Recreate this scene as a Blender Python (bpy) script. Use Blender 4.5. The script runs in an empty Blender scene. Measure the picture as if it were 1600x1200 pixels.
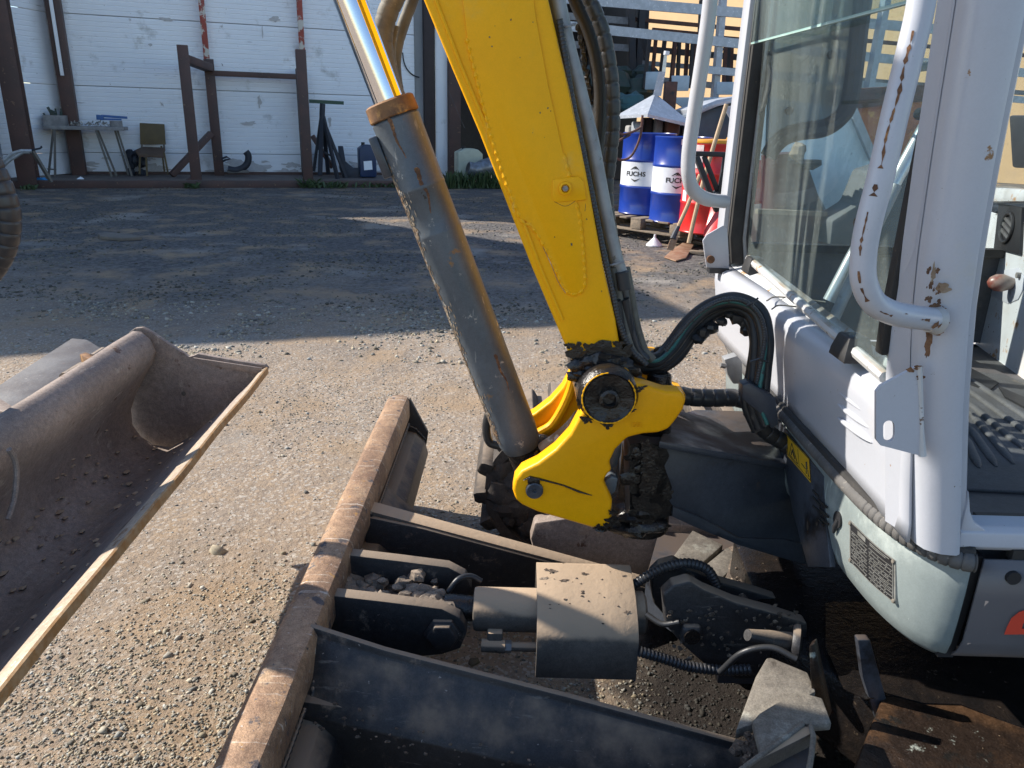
import bpy, bmesh, math, random
import numpy as np
from mathutils import Vector as V, Matrix, Quaternion, noise as mn
random.seed(7); np.random.seed(7)
C = bpy.context.scene.collection
sc = bpy.context.scene
PI = math.pi; R = math.radians
# ------------------------------------------------------------------ camera, sky, sun, exposure
FPX = 1190.0; PITCH = R(19.0); ROLL = R(1.5); EYE = 1.2
_F = V((0, math.cos(PITCH), -math.sin(PITCH))); _U0 = V((0, math.sin(PITCH), math.cos(PITCH))); _X = V((1, 0, 0))
_R = math.cos(ROLL)*_X + math.sin(ROLL)*_U0; _U = math.cos(ROLL)*_U0 - math.sin(ROLL)*_X
CAM = V((0, 0, EYE))
cd = bpy.data.cameras.new('camera'); cam = bpy.data.objects.new('camera', cd); C.objects.link(cam)
cd.sensor_width = 36; cd.lens = 36*FPX/1600; cd.clip_start = .02; cd.clip_end = 500
m = Matrix((_R, _U, -_F)).transposed().to_4x4(); m.translation = CAM; cam.matrix_world = m
sc.camera = cam
SUN_EL = R(34); SUN_AZ = math.atan2(-.958, .285)
world = bpy.data.worlds.new('World'); sc.world = world; world.use_nodes = True
nt = world.node_tree; bg = nt.nodes['Background']; sky = nt.nodes.new('ShaderNodeTexSky')
sky.sky_type = 'NISHITA'; sky.sun_disc = False; sky.sun_elevation = SUN_EL; sky.sun_rotation = SUN_AZ % (2*PI)
sky.air_density = 1.0; sky.dust_density = .25; sky.ozone_density = 2.2
nt.links.new(sky.outputs[0], bg.inputs[0]); bg.inputs[1].default_value = .135
sd = bpy.data.lights.new('sun', 'SUN'); sd.energy = 5.0; sd.angle = R(.5); sd.color = (1, .93, .83)
sun = bpy.data.objects.new('sun', sd); C.objects.link(sun)
SDIR = V((math.sin(SUN_AZ)*math.cos(SUN_EL), math.cos(SUN_AZ)*math.cos(SUN_EL), math.sin(SUN_EL)))
sun.rotation_euler = SDIR.to_track_quat('Z', 'Y').to_euler()
sc.view_settings.view_transform = 'Standard'; sc.view_settings.look = 'None'
sc.view_settings.exposure = .75; sc.view_settings.gamma = 1; sc.view_settings.use_curve_mapping = False
# ------------------------------------------------------------------ measuring: photo point + a known plane -> place in metres
def ray(x, y): return _F + _R*((x-800)/FPX) - _U*((y-600)/FPX)
def AY(x, y, Y): d = ray(x, y); return CAM + d*(Y/d.y)
def AZ(x, y, z): d = ray(x, y); return CAM + d*((z-EYE)/d.z)
def AX(x, y, X): d = ray(x, y); return CAM + d*(X/d.x)
def AP(x, y, o, n): d = ray(x, y); return CAM + d*((V(o)-CAM).dot(V(n))/d.dot(V(n)))
# ------------------------------------------------------------------ materials
def pm(name, col, col2=None, ns=6, lo=.35, hi=.65, rough=.5, rough2=None, metal=0, bump=None, spots=(), dust=None, spec=.5, coat=0, vcol=False, stretch=None, trans=0, alpha=1, grain=0, scratch=None):
    m = bpy.data.materials.new(name); m.use_nodes = True; t = m.node_tree; N = t.nodes; L = t.links
    b = N['Principled BSDF']; tc = N.new('ShaderNodeTexCoord'); src = tc.outputs['Object']
    if stretch:
        mp = N.new('ShaderNodeMapping'); mp.inputs['Scale'].default_value = stretch; L.new(src, mp.inputs[0]); ssrc = mp.outputs[0]
    else: ssrc = src
    def nz(scale, det=5, s=None, rg=.6):
        n = N.new('ShaderNodeTexNoise'); n.inputs['Scale'].default_value = scale; n.inputs['Detail'].default_value = det; n.inputs['Roughness'].default_value = rg
        L.new(s or src, n.inputs['Vector']); return n.outputs['Fac']
    def ramp(s, a, c):
        r = N.new('ShaderNodeMapRange'); r.interpolation_type = 'SMOOTHSTEP'; r.inputs[1].default_value = a; r.inputs[2].default_value = c; L.new(s, r.inputs[0]); return r.outputs[0]
    def mixc(f, a, c):
        x = N.new('ShaderNodeMix'); x.data_type = 'RGBA'; L.new(f, x.inputs[0])
        for k, q in ((6, a), (7, c)):
            if isinstance(q, (tuple, list)): x.inputs[k].default_value = (*q[:3], 1)
            else: L.new(q, x.inputs[k])
        return x.outputs[2]
    cur = col
    if vcol:
        a = N.new('ShaderNodeAttribute'); a.attribute_name = 'tint'; cur = a.outputs['Color']
    if col2 is None: col2 = tuple(c*.82 for c in col)
    if not vcol: cur = mixc(ramp(nz(ns, 6, ssrc), lo, hi), cur, col2)
    rf = None
    for sp in spots:                       # (colour, scale, threshold, softness[, roughness])
        th = .5+(sp[2]-.5)*.80; f = ramp(nz(sp[1], 8, ssrc if len(sp) > 5 else src, .68), th, th+sp[3]); cur = mixc(f, cur, sp[0])
        if len(sp) > 4 and sp[4] is not None:
            x = N.new('ShaderNodeMix'); L.new(f, x.inputs[0]); x.inputs[3].default_value = sp[4]
            if rf is None: x.inputs[2].default_value = rough
            else: L.new(rf, x.inputs[2])
            rf = x.outputs[0]
    if scratch:                            # fine directional scuffs: (colour, xyz scale, threshold)
        mp2 = N.new('ShaderNodeMapping'); mp2.inputs['Scale'].default_value = scratch[1]; L.new(src, mp2.inputs[0]); f = ramp(nz(1, 4, mp2.outputs[0], .7), scratch[2], scratch[2]+.08); cur = mixc(f, cur, scratch[0])
    if grain:                              # mineral grit in the paint and rust, the colour itself varies
        for gs, gk in ((420, 1.0), (90, .7)):
            g_ = N.new('ShaderNodeMapRange'); g_.inputs[1].default_value = .3; g_.inputs[2].default_value = .7; g_.inputs[3].default_value = 1-grain*gk; g_.inputs[4].default_value = 1+grain*gk; L.new(nz(gs, 3), g_.inputs[0])
            x = N.new('ShaderNodeMix'); x.data_type = 'RGBA'; x.blend_type = 'MULTIPLY'; x.inputs[0].default_value = 1
            if isinstance(cur, tuple): x.inputs[6].default_value = (*cur[:3], 1)
            else: L.new(cur, x.inputs[6])
            L.new(g_.outputs[0], x.inputs[7]); cur = x.outputs[2]
    if dust:                               # dust lies on faces that look up: (colour, amount)
        g = N.new('ShaderNodeNewGeometry'); sx = N.new('ShaderNodeSeparateXYZ'); L.new(g.outputs['Normal'], sx.inputs[0])
        a = N.new('ShaderNodeMath'); a.operation = 'MULTIPLY_ADD'; L.new(nz(9, 7), a.inputs[0]); a.inputs[1].default_value = .9; L.new(sx.outputs['Z'], a.inputs[2])
        f = ramp(a.outputs[0], 1.55-dust[1], 1.85-dust[1]); cur = mixc(f, cur, dust[0])
        x = N.new('ShaderNodeMix'); L.new(f, x.inputs[0]); x.inputs[3].default_value = .95
        if rf is None: x.inputs[2].default_value = rough
        else: L.new(rf, x.inputs[2])
        rf = x.outputs[0]
    if isinstance(cur, tuple): b.inputs['Base Color'].default_value = (*cur, 1)
    else: L.new(cur, b.inputs['Base Color'])
    if rf is not None: L.new(rf, b.inputs['Roughness'])
    elif rough2 is not None:
        r = ramp(nz(ns*2.3), .3, .7); mr = N.new('ShaderNodeMapRange'); mr.inputs[3].default_value = rough; mr.inputs[4].default_value = rough2; L.new(r, mr.inputs[0]); L.new(mr.outputs[0], b.inputs['Roughness'])
    else: b.inputs['Roughness'].default_value = rough
    b.inputs['Metallic'].default_value = metal; b.inputs['Specular IOR Level'].default_value = spec; b.inputs['Coat Weight'].default_value = coat
    if trans: b.inputs['Transmission Weight'].default_value = trans
    if alpha < 1: b.inputs['Alpha'].default_value = alpha
    if bump:
        prev = None
        for s, st in bump:
            bp = N.new('ShaderNodeBump'); bp.inputs['Strength'].default_value = 1; bp.inputs['Distance'].default_value = st
            L.new(nz(s, 6), bp.inputs['Height'])
            if prev: L.new(prev, bp.inputs['Normal'])
            prev = bp.outputs[0]
        L.new(prev, b.inputs['Normal'])
    return m
DUST = (.30, .235, .175)
M = {}
M['yellow'] = pm('yellow_paint', (.97, .475, .003), (.92, .43, .003), 2.2, rough=.42, rough2=.62, spec=.22, bump=((240, .0002), (18, .0009)),
    spots=(((.30, .17, .04), 42, .80, .03, .8), ((.74, .46, .08), 5, .60, .2, .6), ((.10, .07, .03), 95, .83, .02)), scratch=((.80, .50, .08), (30, 30, 4), .66), grain=.03)
M['yellow2'] = pm('yellow_paint_scuffed', (.90, .42, .002), (.82, .37, .002), 3, rough=.4, rough2=.62, spec=.25, bump=((60, .0006), (25, .0012)),
    spots=(((.03, .02, .012), 30, .76, .03, .55), ((.09, .05, .02), 70, .80, .02)), grain=.04)
M['white'] = pm('cab_white_paint', (.465, .48, .525), (.43, .447, .49), 1.4, rough=.32, rough2=.5, bump=((14, .0005),),
    spots=(((.30, .17, .08), 30, .72, .03, .8), ((.50, .47, .42), 5, .58, .25, .6), ((.12, .08, .05), 120, .73, .02)), grain=.02)
M['white_dirty'] = pm('cab_white_grimy', (.52, .54, .56), (.42, .41, .39), 5, rough=.4, bump=((30, .0006),),
    spots=(((.36, .19, .07), 14, .60, .08, .8), ((.13, .08, .05), 45, .66, .04, .9)), dust=(DUST, .3))
M['rustspot'] = pm('rust_streak', (.20, .10, .05), (.10, .05, .028), 40, rough=.9, bump=((150, .0008),), spots=(((.40, .20, .07), 30, .58, .08),), grain=.3)
M['skirt'] = pm('faded_grey_green_paint', (.225, .26, .255), (.155, .188, .19), 3.2, lo=.3, hi=.7, rough=.42, rough2=.65, bump=((20, .0006),),
    spots=(((.33, .37, .355), 7, .55, .2, .7), ((.42, .22, .10), 28, .735, .02, .9), ((.60, .63, .60), 140, .74, .02), ((.16, .13, .10), 5, .66, .2)), grain=.06, scratch=((.38, .44, .42), (30, 30, 5), .62))
M['skirt_side'] = pm('dark_grey_side_paint', (.125, .122, .13), (.105, .103, .11), 4, rough=.4, bump=((20, .0005),), spots=(((.16, .10, .055), 4, .62, .15, .8), ((.3, .3, .3), 120, .75, .02)))
M['frame'] = pm('dark_slate_frame_paint', (.058, .066, .082), (.042, .048, .06), 5, rough=.32, rough2=.6, bump=((30, .0008), (200, .0003)),
    spots=(((.012, .010, .010), 6, .55, .15, .35), ((.12, .10, .085), 90, .72, .03, .9), ((.10, .075, .055), 12, .64, .1, .9)), dust=((.075, .055, .045), .30), grain=.16)
M['armpaint'] = pm('blade_arm_dark_paint', (.034, .032, .033), (.021, .020, .021), 4, rough=.5, rough2=.8, bump=((45, .0012), (260, .0005)),
    spots=(((.16, .12, .09), 22, .60, .12, .9), ((.30, .27, .24), 75, .71, .03, .8)), dust=((.24, .185, .135), .50), grain=.30, scratch=((.10, .09, .08), (10, 60, 90), .62))
M['grease'] = pm('black_grease', (.010, .009, .009), (.018, .014, .012), 30, rough=.22, rough2=.6, bump=((45, .0025), (180, .0008)), spots=(((.05, .035, .02), 60, .66, .05, .8),))
M['blade'] = pm('worn_rusty_steel', (.38, .245, .15), (.22, .135, .085), 9, lo=.38, hi=.62, rough=.62, metal=.25, bump=((70, .0016), (12, .002), (300, .0007)),
    spots=(((.42, .29, .18), 13, .55, .14, .6), ((.10, .085, .085), 26, .60, .06, .7), ((.48, .42, .36), 110, .66, .05, .5), ((.40, .22, .07), 48, .66, .05)), grain=.30, scratch=((.52, .44, .36), (6, 90, 40), .60))
M['bucket'] = pm('brown_worn_bucket_steel', (.33, .265, .225), (.22, .175, .15), 5, lo=.3, hi=.7, rough=.62, metal=.15, bump=((60, .001), (10, .002)), stretch=(1, 1, 1),
    spots=(((.34, .26, .20), 9, .56, .14, .6), ((.14, .08, .055), 15, .64, .07, .8), ((.30, .26, .22), 120, .70, .04, .5)), dust=((.22, .18, .145), .02), grain=.26, scratch=((.36, .30, .25), (70, 12, 16), .585))
M['lip'] = pm('polished_worn_lip', (.44, .35, .26), (.36, .29, .22), 30, rough=.5, metal=.35, bump=((80, .0008),), spots=(((.24, .14, .08), 26, .60, .06, .7), ((.55, .50, .44), 60, .60, .06)), grain=.22)
M['lipedge'] = pm('ochre_rust_edge', (.36, .19, .07), (.42, .28, .15), 60, rough=.7, metal=.1, bump=((90, .0008),), spots=(((.30, .16, .07), 18, .60, .08),))
M['cyl'] = pm('grey_green_cylinder_paint', (.105, .125, .145), (.08, .095, .11), 7, rough=.42, rough2=.65, bump=((40, .0007), (220, .0003)),
    spots=(((.27, .15, .06), 10, .66, .05, .9), ((.40, .38, .34), 26, .66, .06, .8), ((.035, .03, .025), 60, .72, .03)), grain=.10, scratch=((.22, .23, .23), (60, 60, 6), .62))
M['cylwear'] = pm('scraped_flaking_paint', (.36, .29, .21), (.22, .13, .07), 25, rough=.8, bump=((90, .0016),), spots=(((.50, .46, .40), 40, .58, .06),))
M['chrome'] = pm('chrome_rod', (.86, .86, .88), (.80, .80, .82), 8, rough=.07, metal=1, bump=((300, .00004),))
M['gland'] = pm('rusty_gland', (.24, .125, .055), (.13, .07, .04), 30, rough=.75, metal=.2, bump=((120, .0008),), spots=(((.48, .27, .09), 20, .55, .1),))
M['rubber'] = pm('black_rubber', (.030, .030, .032), (.022, .022, .023), 12, rough=.55, rough2=.8, bump=((120, .0004),), spots=(((.13, .11, .09), 30, .64, .1, .9),))
M['hose'] = pm('black_hose_rubber', (.022, .023, .026), (.03, .03, .03), 12, rough=.42, rough2=.7, bump=((150, .0004),), spots=(((.05, .046, .042), 26, .66, .12, .9),))
M['spiral'] = pm('grey_black_spiral_guard', (.045, .046, .050), (.035, .035, .037), 12, rough=.34, rough2=.55, bump=((120, .0003),), spots=(((.08, .075, .07), 30, .70, .1, .8),))
M['hose_dusty'] = pm('dusty_guarded_hose', (.17, .16, .13), (.10, .095, .08), 14, rough=.7, bump=((120, .0005),), spots=(((.26, .24, .2), 30, .6, .1),))
M['green_stripe'] = pm('green_hose_marking', (.035, .16, .14), None, 40, rough=.5, spots=(((.03, .03, .03), 60, .62, .05),))
M['pipe_grey'] = pm('galvanised_pipe', (.34, .345, .35), (.26, .26, .265), 22, rough=.5, metal=.35, bump=((160, .0004),), spots=(((.2, .18, .15), 50, .64, .06),))
M['dirt'] = pm('caked_dirt', (.14, .105, .078), (.085, .065, .05), 22, rough=.95, bump=((60, .006), (220, .002)), spots=(((.28, .22, .165), 45, .55, .1),), grain=.4)
M['dusty'] = pm('dust_covered_dark_paint', (.13, .11, .09), (.10, .085, .07), 8, rough=.85, bump=((90, .001), (20, .0015)), spots=(((.045, .035, .03), 34, .66, .04, .9),), dust=((.42, .31, .21), .85), grain=.20)
M['pale'] = pm('pale_dust_plate', (.185, .165, .135), (.11, .095, .08), 9, rough=.75, bump=((80, .001), (25, .003)), spots=(((.06, .05, .04), 18, .60, .08), ((.28, .27, .23), 12, .56, .14)), grain=.28)
M['oily'] = pm('oily_brown_plate', (.058, .032, .017), (.018, .012, .009), 5, lo=.42, hi=.55, rough=.30, rough2=.7, bump=((70, .002), (260, .001)), spots=(((.22, .24, .21), 5, .62, .03, .7), ((.012, .011, .01), 14, .60, .08, .3), ((.30, .22, .14), 160, .72, .03)), grain=.35)
M['tread'] = pm('dusty_rubber_track', (.075, .062, .053), (.05, .042, .036), 9, rough=.85, bump=((70, .0015),), spots=(((.15, .115, .085), 18, .55, .15),), dust=((.24, .19, .145), .35), grain=.3)
M['floor_mat'] = pm('worn_rubber_mat', (.10, .10, .105), (.075, .073, .072), 8, rough=.7, bump=((130, .0008),), spots=(((.22, .18, .14), 12, .60, .15, .95),), dust=((.30, .26, .21), -.12), grain=.15)
M['glass'] = None
def glass(name, tint, alpha_dirt, tr=1.0):
    m = bpy.data.materials.new(name); m.use_nodes = True; t = m.node_tree; N = t.nodes; L = t.links
    for n in list(N): N.remove(n)
    o = N.new('ShaderNodeOutputMaterial'); tb = N.new('ShaderNodeBsdfTransparent'); tb.inputs[0].default_value = (*tint, 1)
    gl = N.new('ShaderNodeBsdfGlossy'); gl.inputs['Roughness'].default_value = .02
    fr = N.new('ShaderNodeFresnel'); fr.inputs[0].default_value = 1.45
    fm = N.new('ShaderNodeMath'); fm.operation = 'MULTIPLY'; fm.inputs[1].default_value = .09; L.new(fr.outputs[0], fm.inputs[0])
    mx = N.new('ShaderNodeMixShader'); L.new(fm.outputs[0], mx.inputs[0]); L.new(tb.outputs[0], mx.inputs[1]); L.new(gl.outputs[0], mx.inputs[2])
    df = N.new('ShaderNodeBsdfDiffuse'); df.inputs[0].default_value = (.55, .62, .60, 1)
    tc = N.new('ShaderNodeTexCoord'); n1 = N.new('ShaderNodeTexNoise'); n1.inputs['Scale'].default_value = 5; n1.inputs['Detail'].default_value = 8
    n2 = N.new('ShaderNodeTexNoise'); n2.inputs['Scale'].default_value = 160; n2.inputs['Detail'].default_value = 3
    mp = N.new('ShaderNodeMapping'); mp.inputs['Scale'].default_value = (1, 1, .25); L.new(tc.outputs['Object'], mp.inputs[0]); L.new(mp.outputs[0], n1.inputs['Vector']); L.new(tc.outputs['Object'], n2.inputs['Vector'])
    a = N.new('ShaderNodeMapRange'); a.inputs[1].default_value = .35; a.inputs[2].default_value = .75; a.inputs[3].default_value = alpha_dirt*.4; a.inputs[4].default_value = alpha_dirt*1.6; L.new(n1.outputs['Fac'], a.inputs[0])
    c = N.new('ShaderNodeMapRange'); c.inputs[1].default_value = .63; c.inputs[2].default_value = .72; c.inputs[4].default_value = .12; L.new(n2.outputs['Fac'], c.inputs[0])
    ad = N.new('ShaderNodeMath'); ad.operation = 'ADD'; ad.use_clamp = True; L.new(a.outputs[0], ad.inputs[0]); L.new(c.outputs[0], ad.inputs[1])
    m2 = N.new('ShaderNodeMixShader'); L.new(ad.outputs[0], m2.inputs[0]); L.new(mx.outputs[0], m2.inputs[1]); L.new(df.outputs[0], m2.inputs[2])
    L.new(m2.outputs[0], o.inputs[0]); return m
M['glass'] = glass('dusty_cab_glass', (.90, .945, .945), .075)
M['glass_upper'] = glass('dusty_upper_glass', (.84, .91, .92), .10)
M['glass_dark'] = glass('dark_tinted_glass', (.30, .33, .36), .30)
M['glassedge'] = pm('green_glass_edge', (.50, .66, .60), (.38, .55, .50), 12, rough=.2)
M['black'] = pm('black_plastic', (.016, .016, .018), (.022, .022, .024), 10, rough=.5, bump=((150, .0003),))
M['seal'] = pm('black_seal_rubber', (.020, .019, .018), (.032, .03, .028), 20, rough=.7, bump=((200, .0006),), spots=(((.11, .09, .06), 60, .66, .06),))
M['foam'] = pm('grey_edge_trim', (.11, .105, .10), (.075, .072, .07), 20, rough=.75, bump=((160, .0008),), spots=(((.32, .29, .25), 30, .6, .1),))
M['sticker'] = pm('yellow_sticker', (.80, .47, .02), (.70, .40, .02), 8, rough=.4)
M['ink'] = pm('black_print', (.02, .018, .016), (.03, .028, .024), 40, rough=.6)
M['plateblack'] = pm('black_nameplate', (.018, .018, .02), (.03, .03, .032), 40, rough=.4, metal=.2)
M['platesilver'] = pm('worn_silver_plate', (.33, .33, .31), (.24, .24, .22), 60, rough=.45, metal=.5)
M['red_print'] = pm('red_decal', (.72, .07, .035), (.60, .06, .03), 12, rough=.45, spots=(((.25, .1, .08), 40, .68, .04),))
M['steel'] = pm('plain_steel', (.30, .29, .28), (.20, .19, .18), 30, rough=.5, metal=.5, bump=((200, .0003),))
M['strut'] = pm('bright_strut', (.62, .64, .64), (.5, .5, .5), 20, rough=.3, metal=.6)
# ------------------------------------------------------------------ mesh building
class MB:
    def __init__(s): s.v = []; s.f = []; s.col = None
    def add(s, vs, fs):
        n = len(s.v); s.v += [V(p) for p in vs]; s.f += [tuple(i+n for i in f) for f in fs]; return s
    def box(s, c, d, rot=None):
        c = V(c); h = [V((x*d[0]/2, y*d[1]/2, z*d[2]/2)) for z in (-1, 1) for y in (-1, 1) for x in (-1, 1)]
        if rot is not None: h = [rot @ p for p in h]
        return s.add([c+p for p in h], [(0, 2, 3, 1), (4, 5, 7, 6), (0, 1, 5, 4), (2, 6, 7, 3), (0, 4, 6, 2), (1, 3, 7, 5)])
    def beam(s, a, b, w, h, up=(0, 0, 1)):
        a = V(a); b = V(b); z = (b-a).normalized(); x = V(up).cross(z)
        if x.length < 1e-4: x = V((1, 0, 0)).cross(z)
        x.normalize(); y = z.cross(x)
        return s.box((a+b)/2, (w, h, (b-a).length), Matrix((x, y, z)).transposed())
    def prism(s, poly, off):
        poly = [V(p) for p in poly]; off = V(off); n = len(poly)
        nor = V((0, 0, 0))
        for i in range(n): nor += poly[i].cross(poly[(i+1) % n])
        if nor.dot(off) > 0: poly = poly[::-1]
        return s.add(poly+[p+off for p in poly], [tuple(range(n)), tuple(range(2*n-1, n-1, -1))]+[(i, i+n, (i+1) % n+n, (i+1) % n) for i in range(n)])
    def loft(s, rings, caps=True, closed=True):
        n = len(rings[0]); b = len(s.v); s.v += [V(p) for r in rings for p in r]
        for k in range(len(rings)-1):
            for i in range(n if closed else n-1):
                j = (i+1) % n; s.f.append((b+k*n+i, b+k*n+j, b+(k+1)*n+j, b+(k+1)*n+i))
        if caps and closed:
            s.f.append(tuple(b+i for i in range(n-1, -1, -1))); e = b+(len(rings)-1)*n; s.f.append(tuple(e+i for i in range(n)))
        return s
    def tube(s, pts, r, n=12, caps=True, flat=1.0):
        pts = [V(p) for p in pts]; T = []
        for i in range(len(pts)):
            a = pts[max(i-1, 0)]; b = pts[min(i+1, len(pts)-1)]; T.append((b-a).normalized())
        x = T[0].cross(V((0, 0, 1)));
        if x.length < .05: x = T[0].cross(V((0, 1, 0)))
        x.normalize(); rings = []
        for i, p in enumerate(pts):
            x = (x - T[i]*x.dot(T[i])).normalized(); y = T[i].cross(x); rr = r[i] if isinstance(r, (list, tuple)) else r
            rings.append([p+(x*math.cos(2*PI*k/n)+y*math.sin(2*PI*k/n)*flat)*rr for k in range(n)])
        return s.loft(rings, caps)
    def cyl(s, a, b, r, n=24, r2=None): return s.tube([a, b], [r, r if r2 is None else r2], n)
    def lathe(s, a, b, prof, n=32):     # prof: (distance along a->b in metres, radius)
        a = V(a); d = (V(b)-a).normalized(); return s.tube_dir(a, d, prof, n)
    def tube_dir(s, a, d, prof, n):
        x = d.cross(V((0, 0, 1)));
        if x.length < .05: x = d.cross(V((0, 1, 0)))
        x.normalize(); y = d.cross(x)
        return s.loft([[a+d*t+(x*math.cos(2*PI*k/n)+y*math.sin(2*PI*k/n))*max(r, .0002) for k in range(n)] for t, r in prof])
def cr(pts, sub=8):                      # smooth curve through points
    pts = [V(p) for p in pts]; out = []; P = [2*pts[0]-pts[1]]+pts+[2*pts[-1]-pts[-2]]
    for i in range(1, len(P)-2):
        for k in range(sub):
            t = k/sub; a, b, c, d = P[i-1], P[i], P[i+1], P[i+2]
            out.append(.5*((2*b)+(c-a)*t+(2*a-5*b+4*c-d)*t*t+(3*b-a-3*c+d)*t*t*t))
    out.append(pts[-1]); return out
def resample(pts, step):
    L = [0]
    for i in range(1, len(pts)): L.append(L[-1]+(pts[i]-pts[i-1]).length)
    n = max(2, int(L[-1]/step)); out = []; j = 0
    for k in range(n+1):
        s = L[-1]*k/n
        while j < len(L)-2 and L[j+1] < s: j += 1
        t = 0 if L[j+1] == L[j] else (s-L[j])/(L[j+1]-L[j]); out.append(pts[j].lerp(pts[j+1], min(max(t, 0), 1)))
    return out
def origin_of(o):
    p = V((0, 0, 0))
    while o is not None: p += V(o.location); o = o.parent
    return p
def obj(name, mb, mat, parent=None, bevel=0, segs=2, smooth=35, rough=0, rs=8, sub=0, label=None):
    vs, fs = (mb.v, mb.f); off = origin_of(parent)
    me = bpy.data.meshes.new(name); me.from_pydata([p-off for p in vs], [], fs)
    if bevel or sub:
        bm = bmesh.new(); bm.from_mesh(me)
        if bevel:
            bm.normal_update(); es = [e for e in bm.edges if len(e.link_faces) == 2 and e.calc_face_angle(0) > R(28)]
            bmesh.ops.bevel(bm, geom=es, offset=bevel, offset_type='OFFSET', segments=segs, profile=.5, affect='EDGES', clamp_overlap=True)
        if sub:
            bmesh.ops.triangulate(bm, faces=[f for f in bm.faces if len(f.verts) > 4])
            bmesh.ops.subdivide_edges(bm, edges=bm.edges[:], cuts=sub, use_grid_fill=True)
        bm.to_mesh(me); bm.free()
    if rough:
        for v in me.vertices:
            p = v.co+off; v.co += V(mn.noise_vector(p*rs))*rough + V(mn.noise_vector(p*rs*3.1))*rough*.45
    me.shade_smooth(); me.set_sharp_from_angle(angle=R(smooth))
    if mat is not None: me.materials.append(M[mat] if isinstance(mat, str) else mat)
    o = bpy.data.objects.new(name, me); C.objects.link(o)
    if parent is not None: o.parent = parent
    if label: o['label'] = label
    return o
def tag(o, label=None, cat=None, group=None, kind=None):
    for k, q in (('label', label), ('category', cat), ('group', group), ('kind', kind)):
        if q: o[k] = q
    return o
def thing(name, label, cat, loc=(0, 0, 0), group=None):
    o = bpy.data.objects.new(name, None); o.empty_display_size = .1; C.objects.link(o); o.location = loc; return tag(o, label, cat, group)
def recolor(o, mat, test):               # second material on the faces that pass the test (world place of the face)
    me = o.data; me.materials.append(M[mat]); k = len(me.materials)-1; off = origin_of(o)
    for p in me.polygons:
        if test(p.center+off, p.normal): p.material_index = k
def spiral_hose(name, pts, r, mat, parent, pitch=.03, gap=.10, depth=.12, n=14, step=None):
    step = step or pitch/8; P = resample(cr(pts), step); rr = []
    for i in range(len(P)):
        ph = (i*step/pitch) % 1; rr.append(r*(1-depth) if ph < gap else r*(1-.02*abs(ph-.5)))
    return obj(name, MB().tube(P, rr, n), mat, parent, smooth=50)
def corrugated(name, pts, r, mat, parent, pitch=.006, n=12):
    P = resample(cr(pts), pitch/4); rr = [r*(1, .93, .80, .93)[i % 4] for i in range(len(P))]
    return obj(name, MB().tube(P, rr, n), mat, parent, smooth=60)
def hose(name, pts, r, mat, parent, n=12, sub=8): return obj(name, MB().tube(cr(pts, sub), r, n), mat, parent, smooth=60)
def lump(mb, c, r, seed=0, sq=(1, 1, 1), n1=7, n2=10, am=.35, fr=2.3):
    c = V(c); rings = []
    for i in range(n1+1):
        th = PI*i/n1; ring = []
        for k in range(n2):
            ph = 2*PI*k/n2; d = V((math.sin(th)*math.cos(ph), math.sin(th)*math.sin(ph), math.cos(th)))
            q = r*(1+am*mn.noise(d*fr+V((seed*3.7, seed*1.3, 0)))); ring.append(c+V((d.x*sq[0], d.y*sq[1], d.z*sq[2]))*q)
        rings.append(ring)
    return mb.loft(rings, caps=False)
def blotch(name, c, nrm, size, mat, parent, seed=0, sx=1.0, sy=1.0, n=22, am=.75, th=.0004):
    c = V(c); z = V(nrm).normalized(); x = z.cross(V((0, 0, 1)))
    x = x.normalized() if x.length > .05 else V((1, 0, 0)); y = z.cross(x); P = []
    for i in range(n):
        t = 2*PI*i/n; q = size*max(.12, 1+am*mn.noise(V((math.cos(t)*1.7+seed*5.1, math.sin(t)*1.7, seed*2.3)))+am*.32*mn.noise(V((math.cos(t)*5+seed, math.sin(t)*5, 7))))
        P.append(c+x*math.cos(t)*q*sx+y*math.sin(t)*q*sy+z*th)
    mb = MB(); mb.add(P+[c+z*th*1.3], [((i, (i+1) % n, n)) for i in range(n)]); return obj(name, mb, mat, parent)
def scar(name, P, r, view, mat, parent, wf, side=0.0, th=.0004):
    L_, C_, R_ = [], [], []
    for i, p in enumerate(P):
        t = (P[min(i+1, len(P)-1)]-P[max(i-1, 0)]).normalized(); d = (view-p); d = (d-t*d.dot(t)).normalized(); s = t.cross(d); w = wf(i)
        q = lambda a: p+(d*math.cos(a)+s*math.sin(a))*(r+th)
        a0 = side+.30*mn.noise(V((i*.10, 3, 1))); L_.append(q(a0-w/r)); C_.append(q(a0)); R_.append(q(a0+w/r))
    n = len(P); return obj(name, MB().add(L_+C_+R_, [(i, i+1, n+i+1, n+i) for i in range(n-1)]+[(n+i, n+i+1, 2*n+i+1, 2*n+i) for i in range(n-1)]), mat, parent)
def text_mesh(s, size, depth=0, bold=0):  # flat lettering as mesh data in XY
    cu = bpy.data.curves.new('lettering', 'FONT'); cu.body = s; cu.size = size; cu.extrude = depth; cu.offset = bold; cu.align_x = 'CENTER'; cu.align_y = 'CENTER'; cu.resolution_u = 3
    o = bpy.data.objects.new('lettering', cu); C.objects.link(o); dg = bpy.context.evaluated_depsgraph_get(); me = o.evaluated_get(dg).to_mesh()
    vs = [v.co.copy() for v in me.vertices]; fs = [tuple(p.vertices) for p in me.polygons]; o.evaluated_get(dg).to_mesh_clear(); bpy.data.objects.remove(o); bpy.data.curves.remove(cu)
    return vs, fs
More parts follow.
